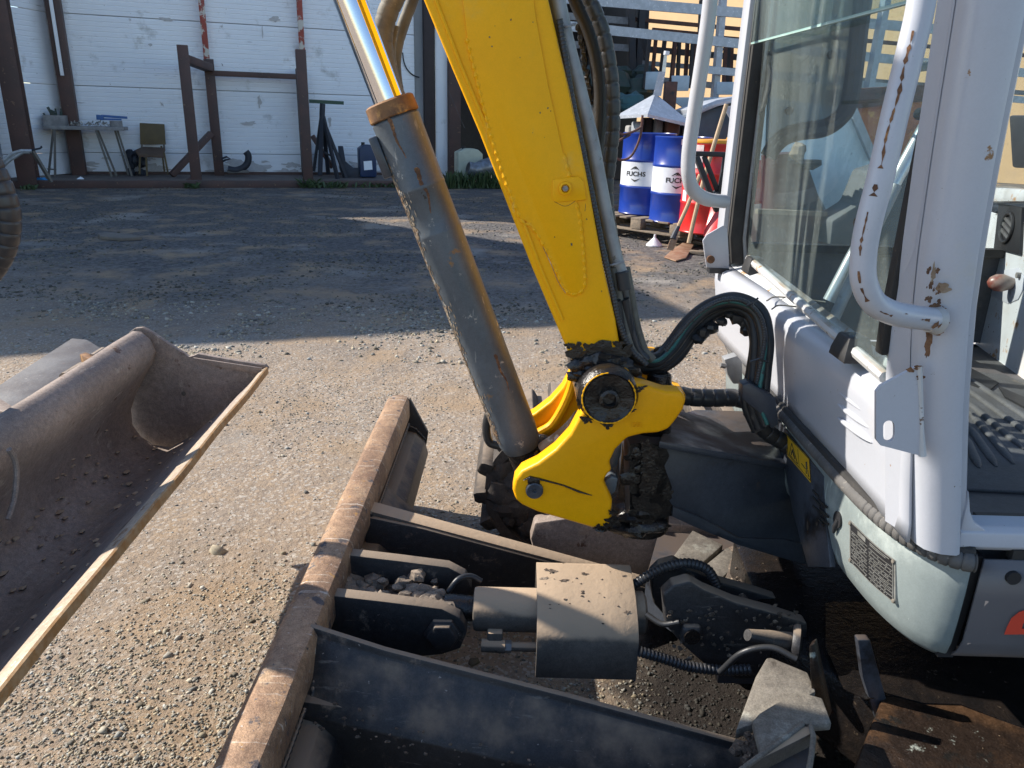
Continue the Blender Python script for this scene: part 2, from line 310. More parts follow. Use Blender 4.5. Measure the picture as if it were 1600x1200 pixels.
# ================================================================== ground and gravel
gm = bpy.data.materials.new('gravel_ground'); gm.use_nodes = True; t = gm.node_tree; N = t.nodes; L = t.links; b = N['Principled BSDF']
tc = N.new('ShaderNodeTexCoord')
def nz(s, d=6, rg=.6):
    n = N.new('ShaderNodeTexNoise'); n.inputs['Scale'].default_value = s; n.inputs['Detail'].default_value = d; n.inputs['Roughness'].default_value = rg; L.new(tc.outputs['Object'], n.inputs['Vector']); return n.outputs['Fac']
def rp(s, a, c, o0=0, o1=1):
    r = N.new('ShaderNodeMapRange'); r.inputs[1].default_value = a; r.inputs[2].default_value = c; r.inputs[3].default_value = o0; r.inputs[4].default_value = o1; L.new(s, r.inputs[0]); return r.outputs[0]
def mx(f, a, c):
    x = N.new('ShaderNodeMix'); x.data_type = 'RGBA'; L.new(f, x.inputs[0])
    for k, q in ((6, a), (7, c)):
        if isinstance(q, tuple): x.inputs[k].default_value = (*q, 1)
        else: L.new(q, x.inputs[k])
    return x.outputs[2]
c1 = mx(rp(nz(1.3), .35, .65), (.375, .28, .195), (.315, .25, .19))
c1 = mx(rp(nz(5, 8), .45, .72), c1, (.40, .285, .18))
c1 = mx(rp(nz(60, 6, .8), .42, .66), c1, (.24, .20, .165))
vo = N.new('ShaderNodeTexVoronoi'); vo.inputs['Scale'].default_value = 120; L.new(tc.outputs['Object'], vo.inputs['Vector'])
c1 = mx(rp(vo.outputs['Color'], .70, .80), c1, (.44, .39, .33))
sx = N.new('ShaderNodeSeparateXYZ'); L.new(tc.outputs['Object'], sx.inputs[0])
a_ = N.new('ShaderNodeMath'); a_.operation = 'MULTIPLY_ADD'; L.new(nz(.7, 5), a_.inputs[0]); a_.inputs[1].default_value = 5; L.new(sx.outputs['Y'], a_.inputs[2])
c2 = mx(rp(nz(22, 8, .75), .4, .62), (.070, .064, .062), (.185, .172, .16))  # shade of the far yard partly put into its darker gravel colour
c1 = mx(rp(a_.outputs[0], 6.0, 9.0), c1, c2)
# shade under the machine painted into the soil colour, brown damp patches elsewhere
sm1 = N.new('ShaderNodeMapRange'); sm1.interpolation_type = 'SMOOTHSTEP'; nq = N.new('ShaderNodeMath'); nq.operation = 'MULTIPLY_ADD'; L.new(nz(4, 6), nq.inputs[0]); nq.inputs[1].default_value = .35; L.new(sx.outputs['X'], nq.inputs[2]); L.new(nq.outputs[0], sm1.inputs[0]); sm1.inputs[1].default_value = .36; sm1.inputs[2].default_value = .52
sm2 = N.new('ShaderNodeMapRange'); L.new(sx.outputs['Y'], sm2.inputs[0]); sm2.inputs[1].default_value = 1.9; sm2.inputs[2].default_value = 1.6
mm = N.new('ShaderNodeMath'); mm.operation = 'MULTIPLY'; L.new(sm1.outputs[0], mm.inputs[0]); L.new(sm2.outputs[0], mm.inputs[1])
c1 = mx(rp(nz(2.1, 7), .50, .68), c1, (.33, .235, .15))
c1 = mx(rp(nz(.9, 5), .56, .68), c1, (.30, .27, .235))
c1 = mx(mm.outputs[0], c1, (.024, .019, .016))
L.new(c1, b.inputs['Base Color']); b.inputs['Roughness'].default_value = .92; b.inputs['Specular IOR Level'].default_value = .25
pv = None
for s, d in ((9, .02), (70, .007), (260, .0022)):
    bp = N.new('ShaderNodeBump'); bp.inputs['Distance'].default_value = d; bp.inputs['Strength'].default_value = 1; L.new(nz(s, 6, .65), bp.inputs['Height'])
    if pv: L.new(pv, bp.inputs['Normal'])
    pv = bp.outputs[0]
L.new(pv, b.inputs['Normal'])
def gz(x, y):                            # gentle unevenness of the yard, flat under the machine
    return .016*mn.noise(V((x*.9, y*.9, 0)))+.007*mn.noise(V((x*3.2, y*3.2, 3)))+.0035*mn.noise(V((x*9, y*9, 8)))-.008
xs = np.concatenate([np.linspace(-120, -8, 12), np.linspace(-6, 6, 300), np.linspace(8, 120, 12)]); ys = np.concatenate([np.linspace(-20, 0, 5), np.linspace(.4, 12, 300), np.linspace(13, 160, 14)])
vs = [(x, y, gz(x, y) if abs(x) < 7 and 0 < y < 13 else -.008) for y in ys for x in xs]; nx = len(xs)
fs = [(j*nx+i, j*nx+i+1, (j+1)*nx+i+1, (j+1)*nx+i) for j in range(len(ys)-1) for i in range(nx-1)]
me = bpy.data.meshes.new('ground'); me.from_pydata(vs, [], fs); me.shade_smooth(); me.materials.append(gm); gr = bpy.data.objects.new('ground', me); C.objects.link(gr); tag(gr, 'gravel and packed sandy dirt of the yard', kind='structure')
# loose stones
phi = (1+5**.5)/2; ico = np.array([(-1, phi, 0), (1, phi, 0), (-1, -phi, 0), (1, -phi, 0), (0, -1, phi), (0, 1, phi), (0, -1, -phi), (0, 1, -phi), (phi, 0, -1), (phi, 0, 1), (-phi, 0, -1), (-phi, 0, 1)])/1.9
icf = np.array([(0, 11, 5), (0, 5, 1), (0, 1, 7), (0, 7, 10), (0, 10, 11), (1, 5, 9), (5, 11, 4), (11, 10, 2), (10, 7, 6), (7, 1, 8), (3, 9, 4), (3, 4, 2), (3, 2, 6), (3, 6, 8), (3, 8, 9), (4, 9, 5), (2, 4, 11), (6, 2, 10), (8, 6, 7), (9, 8, 1)])
rng = np.random.RandomState(3)
def field(n, y0, y1, s0, s1, pw, dens):
    X = []; 
    u = rng.rand(n*3); Y = y0*(y1/y0)**u; X = (rng.rand(n*3)*2-1)*(Y*.78+.35); keep = []
    for i in range(n*3):
        d = mn.noise(V((X[i]*1.1, Y[i]*1.1, 5)))+.5*mn.noise(V((X[i]*4, Y[i]*4, 9)))
        if rng.rand() < np.clip(.30+dens*d, .05, 1): keep.append(i)
        if len(keep) >= n: break
    X = X[keep]; Y = Y[keep]; k = len(keep); S = s0*(s1/s0)**(rng.rand(k)**pw); return X, Y, S
A = [field(62000, .95, 5.0, .0013, .0052, 1.5, .9), field(2200, .95, 5.2, .004, .010, 3.6, 1.5), field(30000, 3.8, 13.5, .005, .017, 2.2, 1.0)]
X = np.concatenate([a[0] for a in A]); Y = np.concatenate([a[1] for a in A]); S = np.concatenate([a[2] for a in A])
# a few picked out in the photo
for px, py, s in ((338, 858, .022), (478, 768, .012), (232, 1102, .011), (218, 1098, .010), (330, 630, .012), (490, 850, .010), (738, 1035, .014), (740, 1035, .010), (700, 1000, .012), (120, 920, .012), (262, 1020, .012), (405, 640, .011)):
    p = AZ(px, py, 0); X = np.append(X, p.x); Y = np.append(Y, p.y); S = np.append(S, s)
n = len(X); print('stones', n)
Vt = np.repeat(ico[None], n, 0)*(1+rng.uniform(-.55, .38, (n, 12, 1)))
sc3 = np.stack([rng.uniform(.8, 1.45, n), rng.uniform(.7, 1.1, n), rng.uniform(.45, .85, n)], 1); Vt = Vt*sc3[:, None]
th = rng.rand(n)*2*PI; c, s_ = np.cos(th), np.sin(th); x = Vt[..., 0]*c[:, None]-Vt[..., 1]*s_[:, None]; y = Vt[..., 0]*s_[:, None]+Vt[..., 1]*c[:, None]
zb = np.array([gz(a, q) for a, q in zip(X, Y)])
Vt = np.stack([x*S[:, None]+X[:, None], y*S[:, None]+Y[:, None], Vt[..., 2]*S[:, None]+(zb+S*.10)[:, None]], -1).reshape(-1, 3)
Ft = (icf[None]+(np.arange(n)*12)[:, None, None]).reshape(-1, 3)
me = bpy.data.meshes.new('gravel'); me.vertices.add(len(Vt)); me.vertices.foreach_set('co', Vt.ravel()); me.loops.add(len(Ft)*3); me.loops.foreach_set('vertex_index', Ft.ravel()); me.polygons.add(len(Ft)); me.polygons.foreach_set('loop_start', np.arange(len(Ft))*3); me.update()
ca = me.color_attributes.new('tint', 'FLOAT_COLOR', 'POINT')
g0_ = rng.uniform(.09, .40, n)*np.where(Y > 5, .50, 1.0); w = rng.rand(n); col = np.stack([g0_*(1+.16*w), g0_*(1-.05*w), g0_*(.92-.30*w), np.ones(n)], 1); oil = np.clip((X-.22)/.14, 0, 1)*(Y < 1.8); col[:, :3] *= (1-.92*oil)[:, None]; tone = np.array([mn.noise(V((a*.9, q*.9, 5))) for a, q in zip(X, Y)]); col[:, :3] *= (1+.35*tone)[:, None]; ca.data.foreach_set('color', np.repeat(col, 12, 0).ravel())  # oil: painted shade under the machine; far stones darkened with the shaded yard
sm = pm('stone', (.2, .2, .2), vcol=True, rough=.85, bump=((400, .0006),)); me.materials.append(sm)
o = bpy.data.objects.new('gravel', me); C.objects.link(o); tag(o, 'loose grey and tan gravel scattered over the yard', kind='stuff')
# ================================================================== the mini excavator
EX = thing('mini_excavator', 'yellow and white mini excavator with grey dozer blade filling the foreground', 'excavator', (1.3, 1.38, 0))
def ply(pts, Y): return [AY(x, y, Y) for x, y in pts]
def arcpx(cx, cy, r, a0, a1, n=8): return [(cx+r*math.cos(R(a0+(a1-a0)*i/n)), cy+r*math.sin(R(a0+(a1-a0)*i/n))) for i in range(n+1)]
# ---- boom: near web at Y 1.30, seen part traced, the rest carried on over the top of the frame
BY = 1.30
low = ply([(866, 500), (832, 420), (799, 336), (750, 210), (705, 104), (662, 0)], BY)
rgt = ply([(857, 0), (890, 140), (918, 280), (942, 413), (962, 500), (972, 560)], BY)
foot = ply([(958, 600), (930, 610), (903, 585), (891, 558)], BY)
top_l = [V((x, BY, z)) for x, z in ((-.25, 1.57), (-.42, 1.74), (-.66, 1.94), (-.98, 2.13), (-1.48, 2.22))]
top_r = [V((x, BY, z)) for x, z in ((-1.50, 2.32), (-1.15, 2.42), (-.62, 2.36), (-.22, 2.18), (-.04, 1.86), (.012, 1.58))]
boom_poly = low+top_l+top_r+rgt+foot
def swing(o, k=.02):                     # the boom is swung a little to the far side as it goes out
    for v in o.data.vertices:
        w = v.co.x+EX.location.x
        if w < -.2: v.co.y += (-.2-w)*k
boom = obj('boom', MB().prism(boom_poly, (0, .19, 0)), 'yellow', EX, bevel=.006, segs=3); swing(boom)
pp = [(812, 338), (830, 352), (850, 383), (868, 420), (880, 448), (892, 459), (905, 457), (913, 445), (913, 420), (908, 360), (902, 325)]
obj('reinforcing_plate', MB().prism(ply([(716, -60), (730, 60), (770, 220), (812, 338), (830, 352), (850, 383), (868, 420), (880, 448), (892, 459), (905, 457), (913, 445), (913, 420), (908, 360), (902, 325), (880, 240), (856, 130), (838, 30), (826, -60)], BY), (0, -.004, 0)), 'yellow', boom, bevel=.002)
obj('weld_bead', MB().tube(resample(cr([AY(x, y, BY-.001) for x, y in [(730, 60), (770, 220)]+pp+[(880, 240)]], 6), .004), [.0035+.0012*math.sin(i*1.9) for i in range(4000)][:len(resample(cr([AY(x, y, BY-.001) for x, y in [(730, 60), (770, 220)]+pp+[(880, 240)]], 6), .004))], 8), 'yellow', boom)
obj('flange_weld', MB().tube([AY(x+9, y, BY-.0005) for x, y in ((672, 0), (712, 104), (756, 210), (805, 336), (836, 420), (870, 500))], .0032, 8), 'yellow', boom)
obj('boss_plate', MB().prism(ply([(863, 280), (903, 275), (912, 283), (916, 312), (868, 316), (862, 308)], BY), (0, -.006, 0)), 'yellow', boom, bevel=.002)
p = AY(883, 294, BY-.006)
b_ = obj('grease_boss', MB().lathe(p, p+V((0, -1, 0)), [(0, .011), (.006, .0105), (.007, .007), (.002, .006)], 20), 'yellow', boom)
obj('bolt', MB().cyl(p+V((0, -.001, 0)), p+V((0, -.007, 0)), .005, 6), 'steel', boom)
for i in range(16):
    t = random.random(); y = random.uniform(10, 540); xl = np.interp(y, [0, 210, 420, 560], [668, 758, 840, 893]); xr = np.interp(y, [0, 280, 560], [850, 910, 966]); blotch('paint_chip', AY(random.uniform(xl, xr), y, BY-.0042), (0, -1, 0), random.uniform(.0005, .0014), ('frame', 'rustspot')[i % 2], boom, i, 1, random.uniform(.8, 2))
for i, (P_, w) in enumerate((([(848, 385), (862, 415), (872, 440), (884, 458)], .0022), ([(866, 315), (885, 322), (908, 307)], .0013), ([(915, 318), (914, 330)], .0018), ([(870, 62), (884, 120), (898, 190)], .0008), ([(700, 140), (726, 200)], .0008))): scar('scuff', resample(cr([AY(x, y, BY-.004) for x, y in P_]), .004), .0002, CAM, ('cylwear', 'rustspot', 'rustspot', 'frame', 'frame')[i], boom, lambda k, w=w: .0001+.00012*abs(math.sin(k*1.3)), 0, w*.2)
# black grease round the boom foot
g = MB()
for i, (x, y, r) in enumerate([(905, 572, .016), (920, 566, .015), (938, 563, .018), (955, 566, .016), (972, 572, .017), (984, 582, .016), (900, 588, .013), (914, 586, .018), (930, 578, .020), (965, 583, .016), (912, 600, .013), (992, 594, .013), (948, 574, .02)]):
    lump(g, AY(x, y, BY-.006), r, i, (1.25, .55, .8), am=.5)
obj('foot_grease', g, 'grease', EX, rough=.002, rs=30, label='thick black grease smeared round the boom foot')
bh = obj('boom_foot_tube', MB().cyl(AY(950, 620, 1.26), AY(950, 620, 1.26)+V((0, .26, 0)), .056, 40), 'grease', EX, rough=.002, rs=30)
# ---- swing bracket: two cast ears
ear = [(913, 640), (906, 650), (891, 678), (868, 703), (840, 724), (815, 736), (804, 750), (801, 767), (806, 782), (816, 790), (840, 801), (896, 817), (926, 826), (945, 826), (959, 818), (955, 806), (957, 783), (950, 768), (943, 752), (950, 741), (957, 735), (952, 724), (962, 703), (980, 685), (1004, 679), (1029, 677), (1045, 671), (1058, 655), (1068, 640), (1073, 624), (1066, 613), (1040, 612), (1011, 603), (992, 599), (985, 585), (950, 578), (920, 590), (910, 610)]
ear = [(x+.0, y) for x, y in ear]
br = obj('swing_bracket', MB().prism(ply(ear, 1.235), (0, .042, 0)), 'yellow2', EX, bevel=.007, segs=4, label='yellow swing bracket chipped at its edges')
far = [(V(p)+V((0, .245, 0))) for p in ply(ear, 1.235)]
obj('far_ear', MB().prism(far, (0, .04, 0)), 'yellow2', br, bevel=.006, segs=3)
# curved yellow web edge and dark pocket seen between the ears, left of the pin
obj('web_edge', MB().tube(cr([AY(x, y, 1.47) for x, y in ((843, 676), (862, 664), (878, 640), (890, 614), (897, 590), (902, 570))]), .010, 10), 'yellow2', br)
obj('inner_web', MB().prism([AY(x, y, 1.49) for x, y in ((843, 680), (866, 664), (882, 636), (897, 590), (930, 600), (925, 680), (870, 730), (835, 735))], (0, .02, 0)), 'frame', br)
obj('cross_pipe', MB().tube(cr([AY(846, 700, 1.38), AY(872, 682, 1.37), AY(892, 664, 1.36), AY(905, 648, 1.35)]), .0105, 12), 'cylwear', br)
hp = AY(950, 618, 1.235)
bs = obj('pivot_boss', MB().lathe(hp, hp+V((0, -1, 0)), [(-.02, .052), (.0, .052), (.004, .050), (.012, .047), (.015, .044), (.012, .041), (.010, .018), (.022, .017), (.024, .012), (.014, .010), (.013, .002)], 48), 'grease', br, rough=.0014, rs=60)
obj('worn_ring', MB().tube([hp+V((math.cos(a)*.0455, -.0145, math.sin(a)*.0455)) for a in [R(95+t*3) for t in range(105)]], [.0011+.0007*math.sin(i*1.7)*math.sin(i*.31) for i in range(105)], 8), 'yellow', bs)
q = AY(835, 765, 1.235)
pn = obj('cylinder_pin', MB().lathe(q, q+V((0, -1, 0)), [(0, .016), (.006, .0155), (.0075, .0135), (.0065, .004), (.003, .002)], 28), 'frame', br)
obj('pin_lug', MB().box(q+V((-.002, -.003, .019)), (.022, .006, .012)), 'grease', br, bevel=.002)
obj('paint_gouge', MB().tube([AY(x, y, 1.2345) for x, y in ((818, 750), (828, 745), (850, 750), (880, 758), (905, 768), (925, 774))], [.0020, .0046, .0036, .0028, .0040, .0012], 8, flat=.5), 'grease', br)
obj('cast_recess', MB().prism(ply([(953, 722), (960, 706), (972, 692), (970, 712), (964, 728), (955, 735)], 1.30), (0, .03, 0)), 'cyl', br, bevel=.003)
obj('cast_stop', MB().prism(ply([(944, 752), (956, 744), (966, 748), (962, 768), (954, 776), (947, 766)], 1.26), (0, .03, 0)), 'cyl', br, bevel=.003)
tv, tf = text_mesh('122', .013, .0006, .0002); T_ = AY(994, 664, 1.2335)
obj('casting_number', MB().add([V((v.x, -v.z, v.y))+T_ for v in tv], tf), 'yellow2', br)
g = MB()
for i, (x, y, r) in enumerate([(958, 822, .017), (972, 824, .022), (990, 826, .026), (1010, 822, .024), (1028, 820, .018), (940, 828, .010), (985, 808, .02), (1004, 800, .02)]): lump(g, AY(x, y, 1.27), r, i+20, (1.3, .8, .55), am=.4)
obj('pivot_grease', g, 'grease', EX, rough=.003, rs=40)
# vertical king pin, its tube, and the pin head on top
k0 = AY(1030, 592, 1.36); KX = k0.x
obj('king_pin', MB().lathe((KX-.012, 1.37, .425), (KX-.012, 1.37, 1), [(0, .040), (.008, .058), (.06, .058), (.07, .046), (.235, .045), (.247, .052), (.265, .052)], 36), 'grease', EX, rough=.002, rs=25)
obj('king_pin_head', MB().lathe(k0+V((0, 0, -.035)), k0+V((0, 0, 1)), [(0, .031), (.022, .030), (.026, .024), (.045, .022), (.048, .016), (.045, .008)], 28), 'grease', EX, rough=.001, rs=50)
obj('bracket_top', MB().prism([AZ(x, y, .688) for x, y in ((985, 588), (1040, 606), (1072, 616), (1060, 598), (1030, 585), (1000, 575))], (0, 0, -.02)), 'yellow2', br, bevel=.003)
# ---- swing post frame of the upper body (dark slate plates)
def plv(pts, d=0): return [AY(x, y, 1.262+d+max(0, (x-1000)/228)*.135) for x, y in pts]
fz = obj('boom_support', MB().prism(plv([(985, 700), (1038, 697), (1225, 728), (1236, 770), (1252, 830), (1262, 884), (1218, 872), (1151, 852), (1088, 822), (1050, 800), (1040, 812), (985, 830)]), (0, .22, 0)), 'frame', EX, bevel=.004, label='dark slate boom support plates with greasy front')
obj('top_plate', MB().prism(plv([(1030, 689), (1228, 724)], -.015)+[V((.565, 1.60, .600)), AY(1085, 640, 1.62), AY(1046, 652, 1.50)], (0, 0, -.014)), 'frame', fz, bevel=.003)
obj('bottom_flange', MB().prism(plv([(1052, 792), (1090, 806), (1155, 841), (1225, 843), (1254, 850), (1258, 880), (1218, 868), (1151, 851), (1085, 824), (1050, 808)], -.008), (0, .24, 0)), 'frame', fz, bevel=.003)
g = MB()
for i in range(16): 
    x = 1000+random.gauss(0, 10); y = random.uniform(705, 822); x = min(max(x, 980), 1046); lump(g, AY(x, y, 1.262), random.uniform(.003, .013), i+40, (1.3, .22, 1), 5, 8, am=.7, fr=3)
obj('frame_grease', g, 'grease', fz, rough=.002, rs=60)
obj('greasy_face', MB().prism(plv([(984, 694), (1010, 692), (1040, 699), (1046, 712), (1038, 728), (1044, 745), (1050, 762), (1043, 778), (1052, 792), (1046, 806), (1030, 815), (1000, 824), (984, 826)], -.0012), (0, .002, 0)), 'grease', fz, sub=3, rough=.0006, rs=35)
for i in range(7): blotch('grease_smear', AY(1010+random.gauss(0, 16), random.uniform(700, 815), 1.2590-.0002*i), (0, -1, 0), random.uniform(.008, .024), 'grease', fz, i, 1, 1.3, 30, .9)
for i, (x, y, s) in enumerate(((900, 545, .012), (925, 552, .016), (950, 556, .018), (972, 550, .014), (905, 560, .016), (965, 538, .007), (890, 540, .006), (940, 545, .010))): blotch('grease_smear', AY(x, y, 1.2985-.0002*i), (0, -1, 0), s, 'grease', boom, i+60, 1.3, .9, 34, 1.0)
for i, (x, y, s) in enumerate(((920, 655, .009), (985, 640, .008), (990, 612, .009), (912, 628, .010), (948, 664, .008), (1002, 606, .006), (960, 815, .010), (948, 822, .008), (935, 824, .007), (955, 800, .007))): blotch('grease_smear', AY(x, y, 1.2346-.0002*i), (0, -1, 0), s, 'grease', br, i+80, 1.2, .8, 34, 1.0)
# ---- boom cylinder
A0 = AY(617, 183, 1.395); A1 = AY(812, 690, 1.395); ax = (A1-A0).normalized(); Lc = (A1-A0).length
cyl = obj('boom_cylinder', MB().lathe(A0, A1, [(0, .038), (.004, .0425), (.12, .0425), (.121, .0432), (.127, .0432), (.128, .0425), (.205, .0425), (.206, .043), (.21, .0425), (Lc-.03, .0425), (Lc-.005, .041), (Lc+.012, .036), (Lc+.03, .022)], 56), 'cyl', EX, label='grey green boom cylinder with scraped lower edge and rust runs')
obj('gland_nut', MB().lathe(A0-ax*.028, A0, [(0, .028), (0, .040), (.003, .0435), (.026, .0445), (.028, .043)], 48), 'gland', cyl, rough=.0005, rs=60)
obj('rod', MB().cyl(A0-ax*.9, A0+ax*.02, .0262, 40), 'chrome', EX, label='bright chrome cylinder rod')
side = V((-1, 0, 0)); side = (side-ax*side.dot(ax)).normalized(); up2 = side.cross(ax)
mb = MB(); c0 = A0+ax*.018+side*.046+V((0, -.012, 0))
mb.beam(c0, c0+ax*.072, .026, .016, up=side)
lug = obj('stop_lug', mb, 'frame', cyl, bevel=.003)
mb = MB()
def on_cyl(t, a, r=.0428):                # a = angle from the camera side, positive to the left edge
    return A0+ax*t+(V((0, -1, 0))-ax*V((0, -1, 0)).dot(ax)).normalized()*math.cos(a)*r+side*math.sin(a)*r
scar('rust_run', [A0+ax*t for t in np.linspace(.09, .17, 26)], .0427, CAM, 'rustspot', cyl, lambda i: .0042*(1-i/30)*(.7+.5*abs(math.sin(i*.9))), -.05)
scar('rust_drip', [A0+ax*t for t in np.linspace(.45, .525, 20)], .0426, CAM, 'rustspot', cyl, lambda i: .0034*(1-i/24)*(.6+.5*abs(math.sin(i*1.1))), -.35)
scar('rust_smear', [A0+ax*t for t in np.linspace(.0, .07, 16)], .0426, CAM, 'rustspot', cyl, lambda i: .004*(1-i/18)*(.5+.6*abs(math.sin(i*1.3))), .25)
# flaking paint along the lower edge: raised chips, also painting its sunlit strip brighter
ch = MB()
for i in range(620):
    t = random.uniform(.05, Lc*.97); a = R(66)+random.gauss(0, R(11))+.12*math.sin(t*30); p0 = on_cyl(t, a, .0427); d = ax*random.uniform(.003, .013); e = (on_cyl(t, a+.07, .0427)-p0)*random.uniform(.3, 1.3); nr = (p0-(A0+ax*t)).normalized()*.0008
    ch.prism([p0-d*.5, p0+e*.5-d*.2, p0+d*.5+e*.3, p0+e*-.4+d*.1], nr)
obj('paint_flakes_and_sun_strip', ch, 'cylwear', cyl)
# cylinder foot and grease in the ears
obj('cylinder_eye', MB().tube([A1, AY(828, 735, 1.395), AY(835, 765, 1.395)], [.034, .03, .032], 20), 'grease', EX)
obj('foot_pin', MB().cyl(AY(835, 765, 1.24), AY(835, 765, 1.24)+V((0, .27, 0)), .017, 20), 'grease', EX)
hose('return_hose', [AY(x, y, 1.44) for x, y in ((790, 640), (768, 640), (760, 665), (764, 690), (780, 697))], .0085, 'hose', EX)
g = MB()
for i in range(26): lump(g, AY(random.uniform(822, 900), random.uniform(690, 755), random.uniform(1.40, 1.47)), random.uniform(.010, .022), i+90, (1.2, .8, .8), 5, 8)
obj('pocket_grease', g, 'grease', EX, rough=.003, rs=40)
# hose hanging behind the rod, top left
spiral_hose('guarded_hose', [AY(x, y, 1.62) for x, y in ((560, -420), (640, -220), (645, -90), (626, -25), (606, 20), (598, 60), (604, 110), (622, 160), (640, 200))], .020, 'hose_dusty', EX, pitch=.022, depth=.06)
spiral_hose('guarded_hose', [AY(x, y, 1.70) for x, y in ((580, -420), (665, -220), (672, -90), (648, -10), (628, 45), (618, 90), (622, 140), (640, 190), (655, 230))], .012, 'hose_dusty', EX, pitch=.05, depth=.05)
hose('thin_hose', [AY(x, y, 1.66) for x, y in ((618, 40), (612, 80), (618, 120), (630, 165), (645, 215))], .008, 'hose_dusty', EX)
spiral_hose('spiral_guarded_hose', [AY(x, y, 1.55) for x, y in ((-60, 170), (-14, 262), (6, 310), (12, 345), (6, 385), (-16, 425), (-60, 470))], .025, 'spiral', EX, pitch=.024, depth=.10, n=18)
# ---- arm out of frame to the left (its shadow falls across the blade)
mb = MB().prism([V((-1.30, 1.27, 2.46)), V((-1.52, 1.27, 2.40)), V((-1.50, 1.27, 1.60)), V((-1.34, 1.27, .98)), V((-1.22, 1.27, .96)), V((-1.20, 1.27, 1.60)), V((-1.28, 1.27, 2.2))], (0, .14, 0))
obj('dipper_arm', mb, 'yellow', EX, bevel=.005)
# ---- pipes and hoses up the back of the boom
G = [(868, -20), (885, 60), (903, 130), (925, 220), (946, 330), (962, 400), (975, 440)]
pipe = obj('steel_pipe', MB().tube(cr([AY(x, y, 1.335) for x, y in G]), .0118, 16), 'pipe_grey', EX, smooth=60)
for (x, y, d) in ((887, 40, 12), (962, 412, 12)): obj('cable_tie', MB().tube([AY(x-13, y+3, 1.318), AY(x, y+1, 1.31), AY(x+13, y-3, 1.318)], .0022, 6), 'pipe_grey', EX)
obj('pipe_rail', MB().tube(cr([AY(x, y, 1.34) for x, y in ((861, -10), (878, 70), (895, 150), (918, 260), (942, 380), (960, 470))]), .0055, 10), 'pipe_grey', EX)
corrugated('corrugated_conduit', [AY(x, y, 1.31) for x, y in ((874, 30), (884, 95), (893, 150), (912, 245), (930, 330), (944, 400), (957, 455), (966, 500), (985, 545), (1010, 570))], .0058, 'spiral', EX)
for k, (dx, r) in enumerate(((0, .0075), (10, .0085), (20, .0075))):
    hose('lower_hose', [AY(x+dx, y, 1.33+.012*k) for x, y in ((958, 418), (966, 460), (974, 505), (986, 545), (1000, 562))], r, ('hose_dusty', 'spiral', 'hose_dusty')[k], EX)
obj('hose_sleeve', MB().cyl(AY(972, 425, 1.32), AY(976, 452, 1.32), .012, 14), 'rubber', EX)
spiral_hose('spiral_guarded_hose', [AY(x, y, 1.50) for x, y in ((800, -420), (850, -220), (900, -70), (918, -10), (942, 50), (955, 120), (958, 190), (953, 250), (948, 290), (950, 335), (960, 390), (972, 440), (988, 510), (1004, 552))], .0135, 'spiral', EX, pitch=.028, depth=.13)
hose('thick_hose', [AY(x, y, 1.56) for x, y in ((770, -420), (830, -220), (880, -60), (900, -5), (925, 60), (938, 130), (937, 200), (928, 260), (930, 310), (945, 370), (962, 430), (984, 500), (1002, 548))], .0160, 'hose', EX)
g = MB()
for i in range(60):                       # frayed sleeve on the thick hose
    t = i/59; y = 40+t*120; x = 905+t*18+random.uniform(-3, 3); lump(g, AY(x, y, 1.56), random.uniform(.003, .006), i, (1, 1, 1.3), 4, 5)
obj('frayed_sleeve', g, 'hose', EX)
# ---- S-shaped bundle to the cab
S = [(962, 470), (972, 520), (990, 556), (1022, 567), (1050, 548), (1080, 508), (1112, 482), (1148, 474), (1180, 490), (1192, 530), (1188, 580), (1183, 625), (1196, 665), (1232, 702)]
Yb = [1.33, 1.34, 1.36, 1.39, 1.42, 1.44, 1.44, 1.42, 1.40, 1.38, 1.37, 1.36, 1.35, 1.34]
def bundle(off, dy, r, mat, name, s=0, e=None):
    P = [AY(x, y, Yb[i]+dy) for i, (x, y) in enumerate(S)]; Q = []
    for i, p in enumerate(P):
        t = (P[min(i+1, len(P)-1)]-P[max(i-1, 0)]).normalized(); n = V((t.z, 0, -t.x)); Q.append(p+n*off*.78*(1+.15*math.sin(i*1.7+off*300)))
    return hose(name, Q[s:(e or 13)], r, mat, EX)
bundle(-.017, 0, .0095, 'hose', 'bundle_hose'); bundle(.000, -.012, .0095, 'hose', 'bundle_hose'); bundle(.016, .003, .0100, 'rubber', 'bundle_hose'); bundle(-.006, .016, .010, 'rubber', 'bundle_hose', 1); bundle(.026, .018, .009, 'hose', 'bundle_hose', 2)
bundle(-.005, -.022, .0035, 'green_stripe', 'green_marked_hose', 2, 13)
P = [AY(x, y, 1.35) for x, y in ((1040, 548), (1062, 520), (1090, 490), (1125, 470), (1160, 470), (1186, 492), (1195, 525), (1190, 560), (1182, 600))]
corrugated('corrugated_conduit', P, .0048, 'spiral', EX, pitch=.005)
g = MB()
for i, (x, y) in enumerate([(1020, 558), (1030, 550), (1042, 544), (1052, 535), (1100, 520), (1112, 512), (1128, 503), (1140, 492), (1152, 498), (1163, 505), (1168, 515), (1092, 530)]): lump(g, AY(x, y, 1.42), random.uniform(.008, .013), i, (1.2, 1, 1), 6, 8)
obj('torn_sleeve', g, 'hose', EX, rough=.002, rs=60)['kind'] = 'stuff'
obj('cable_tie', MB().tube([AY(1166, 478, 1.33), AY(1176, 474, 1.325), AY(1184, 466, 1.34)], .002, 6), 'black', EX); obj('cable_tie', MB().tube([AY(1172, 565, 1.33), AY(1186, 560, 1.325), AY(1200, 566, 1.34)], .002, 6), 'spiral', EX)
spiral_hose('spiral_guarded_hose', [AY(x, y, 1.52) for x, y in ((1045, 612), (1075, 620), (1110, 622), (1150, 622), (1185, 632))], .0195, 'spiral', EX, pitch=.024, gap=.12, depth=.10, n=18)
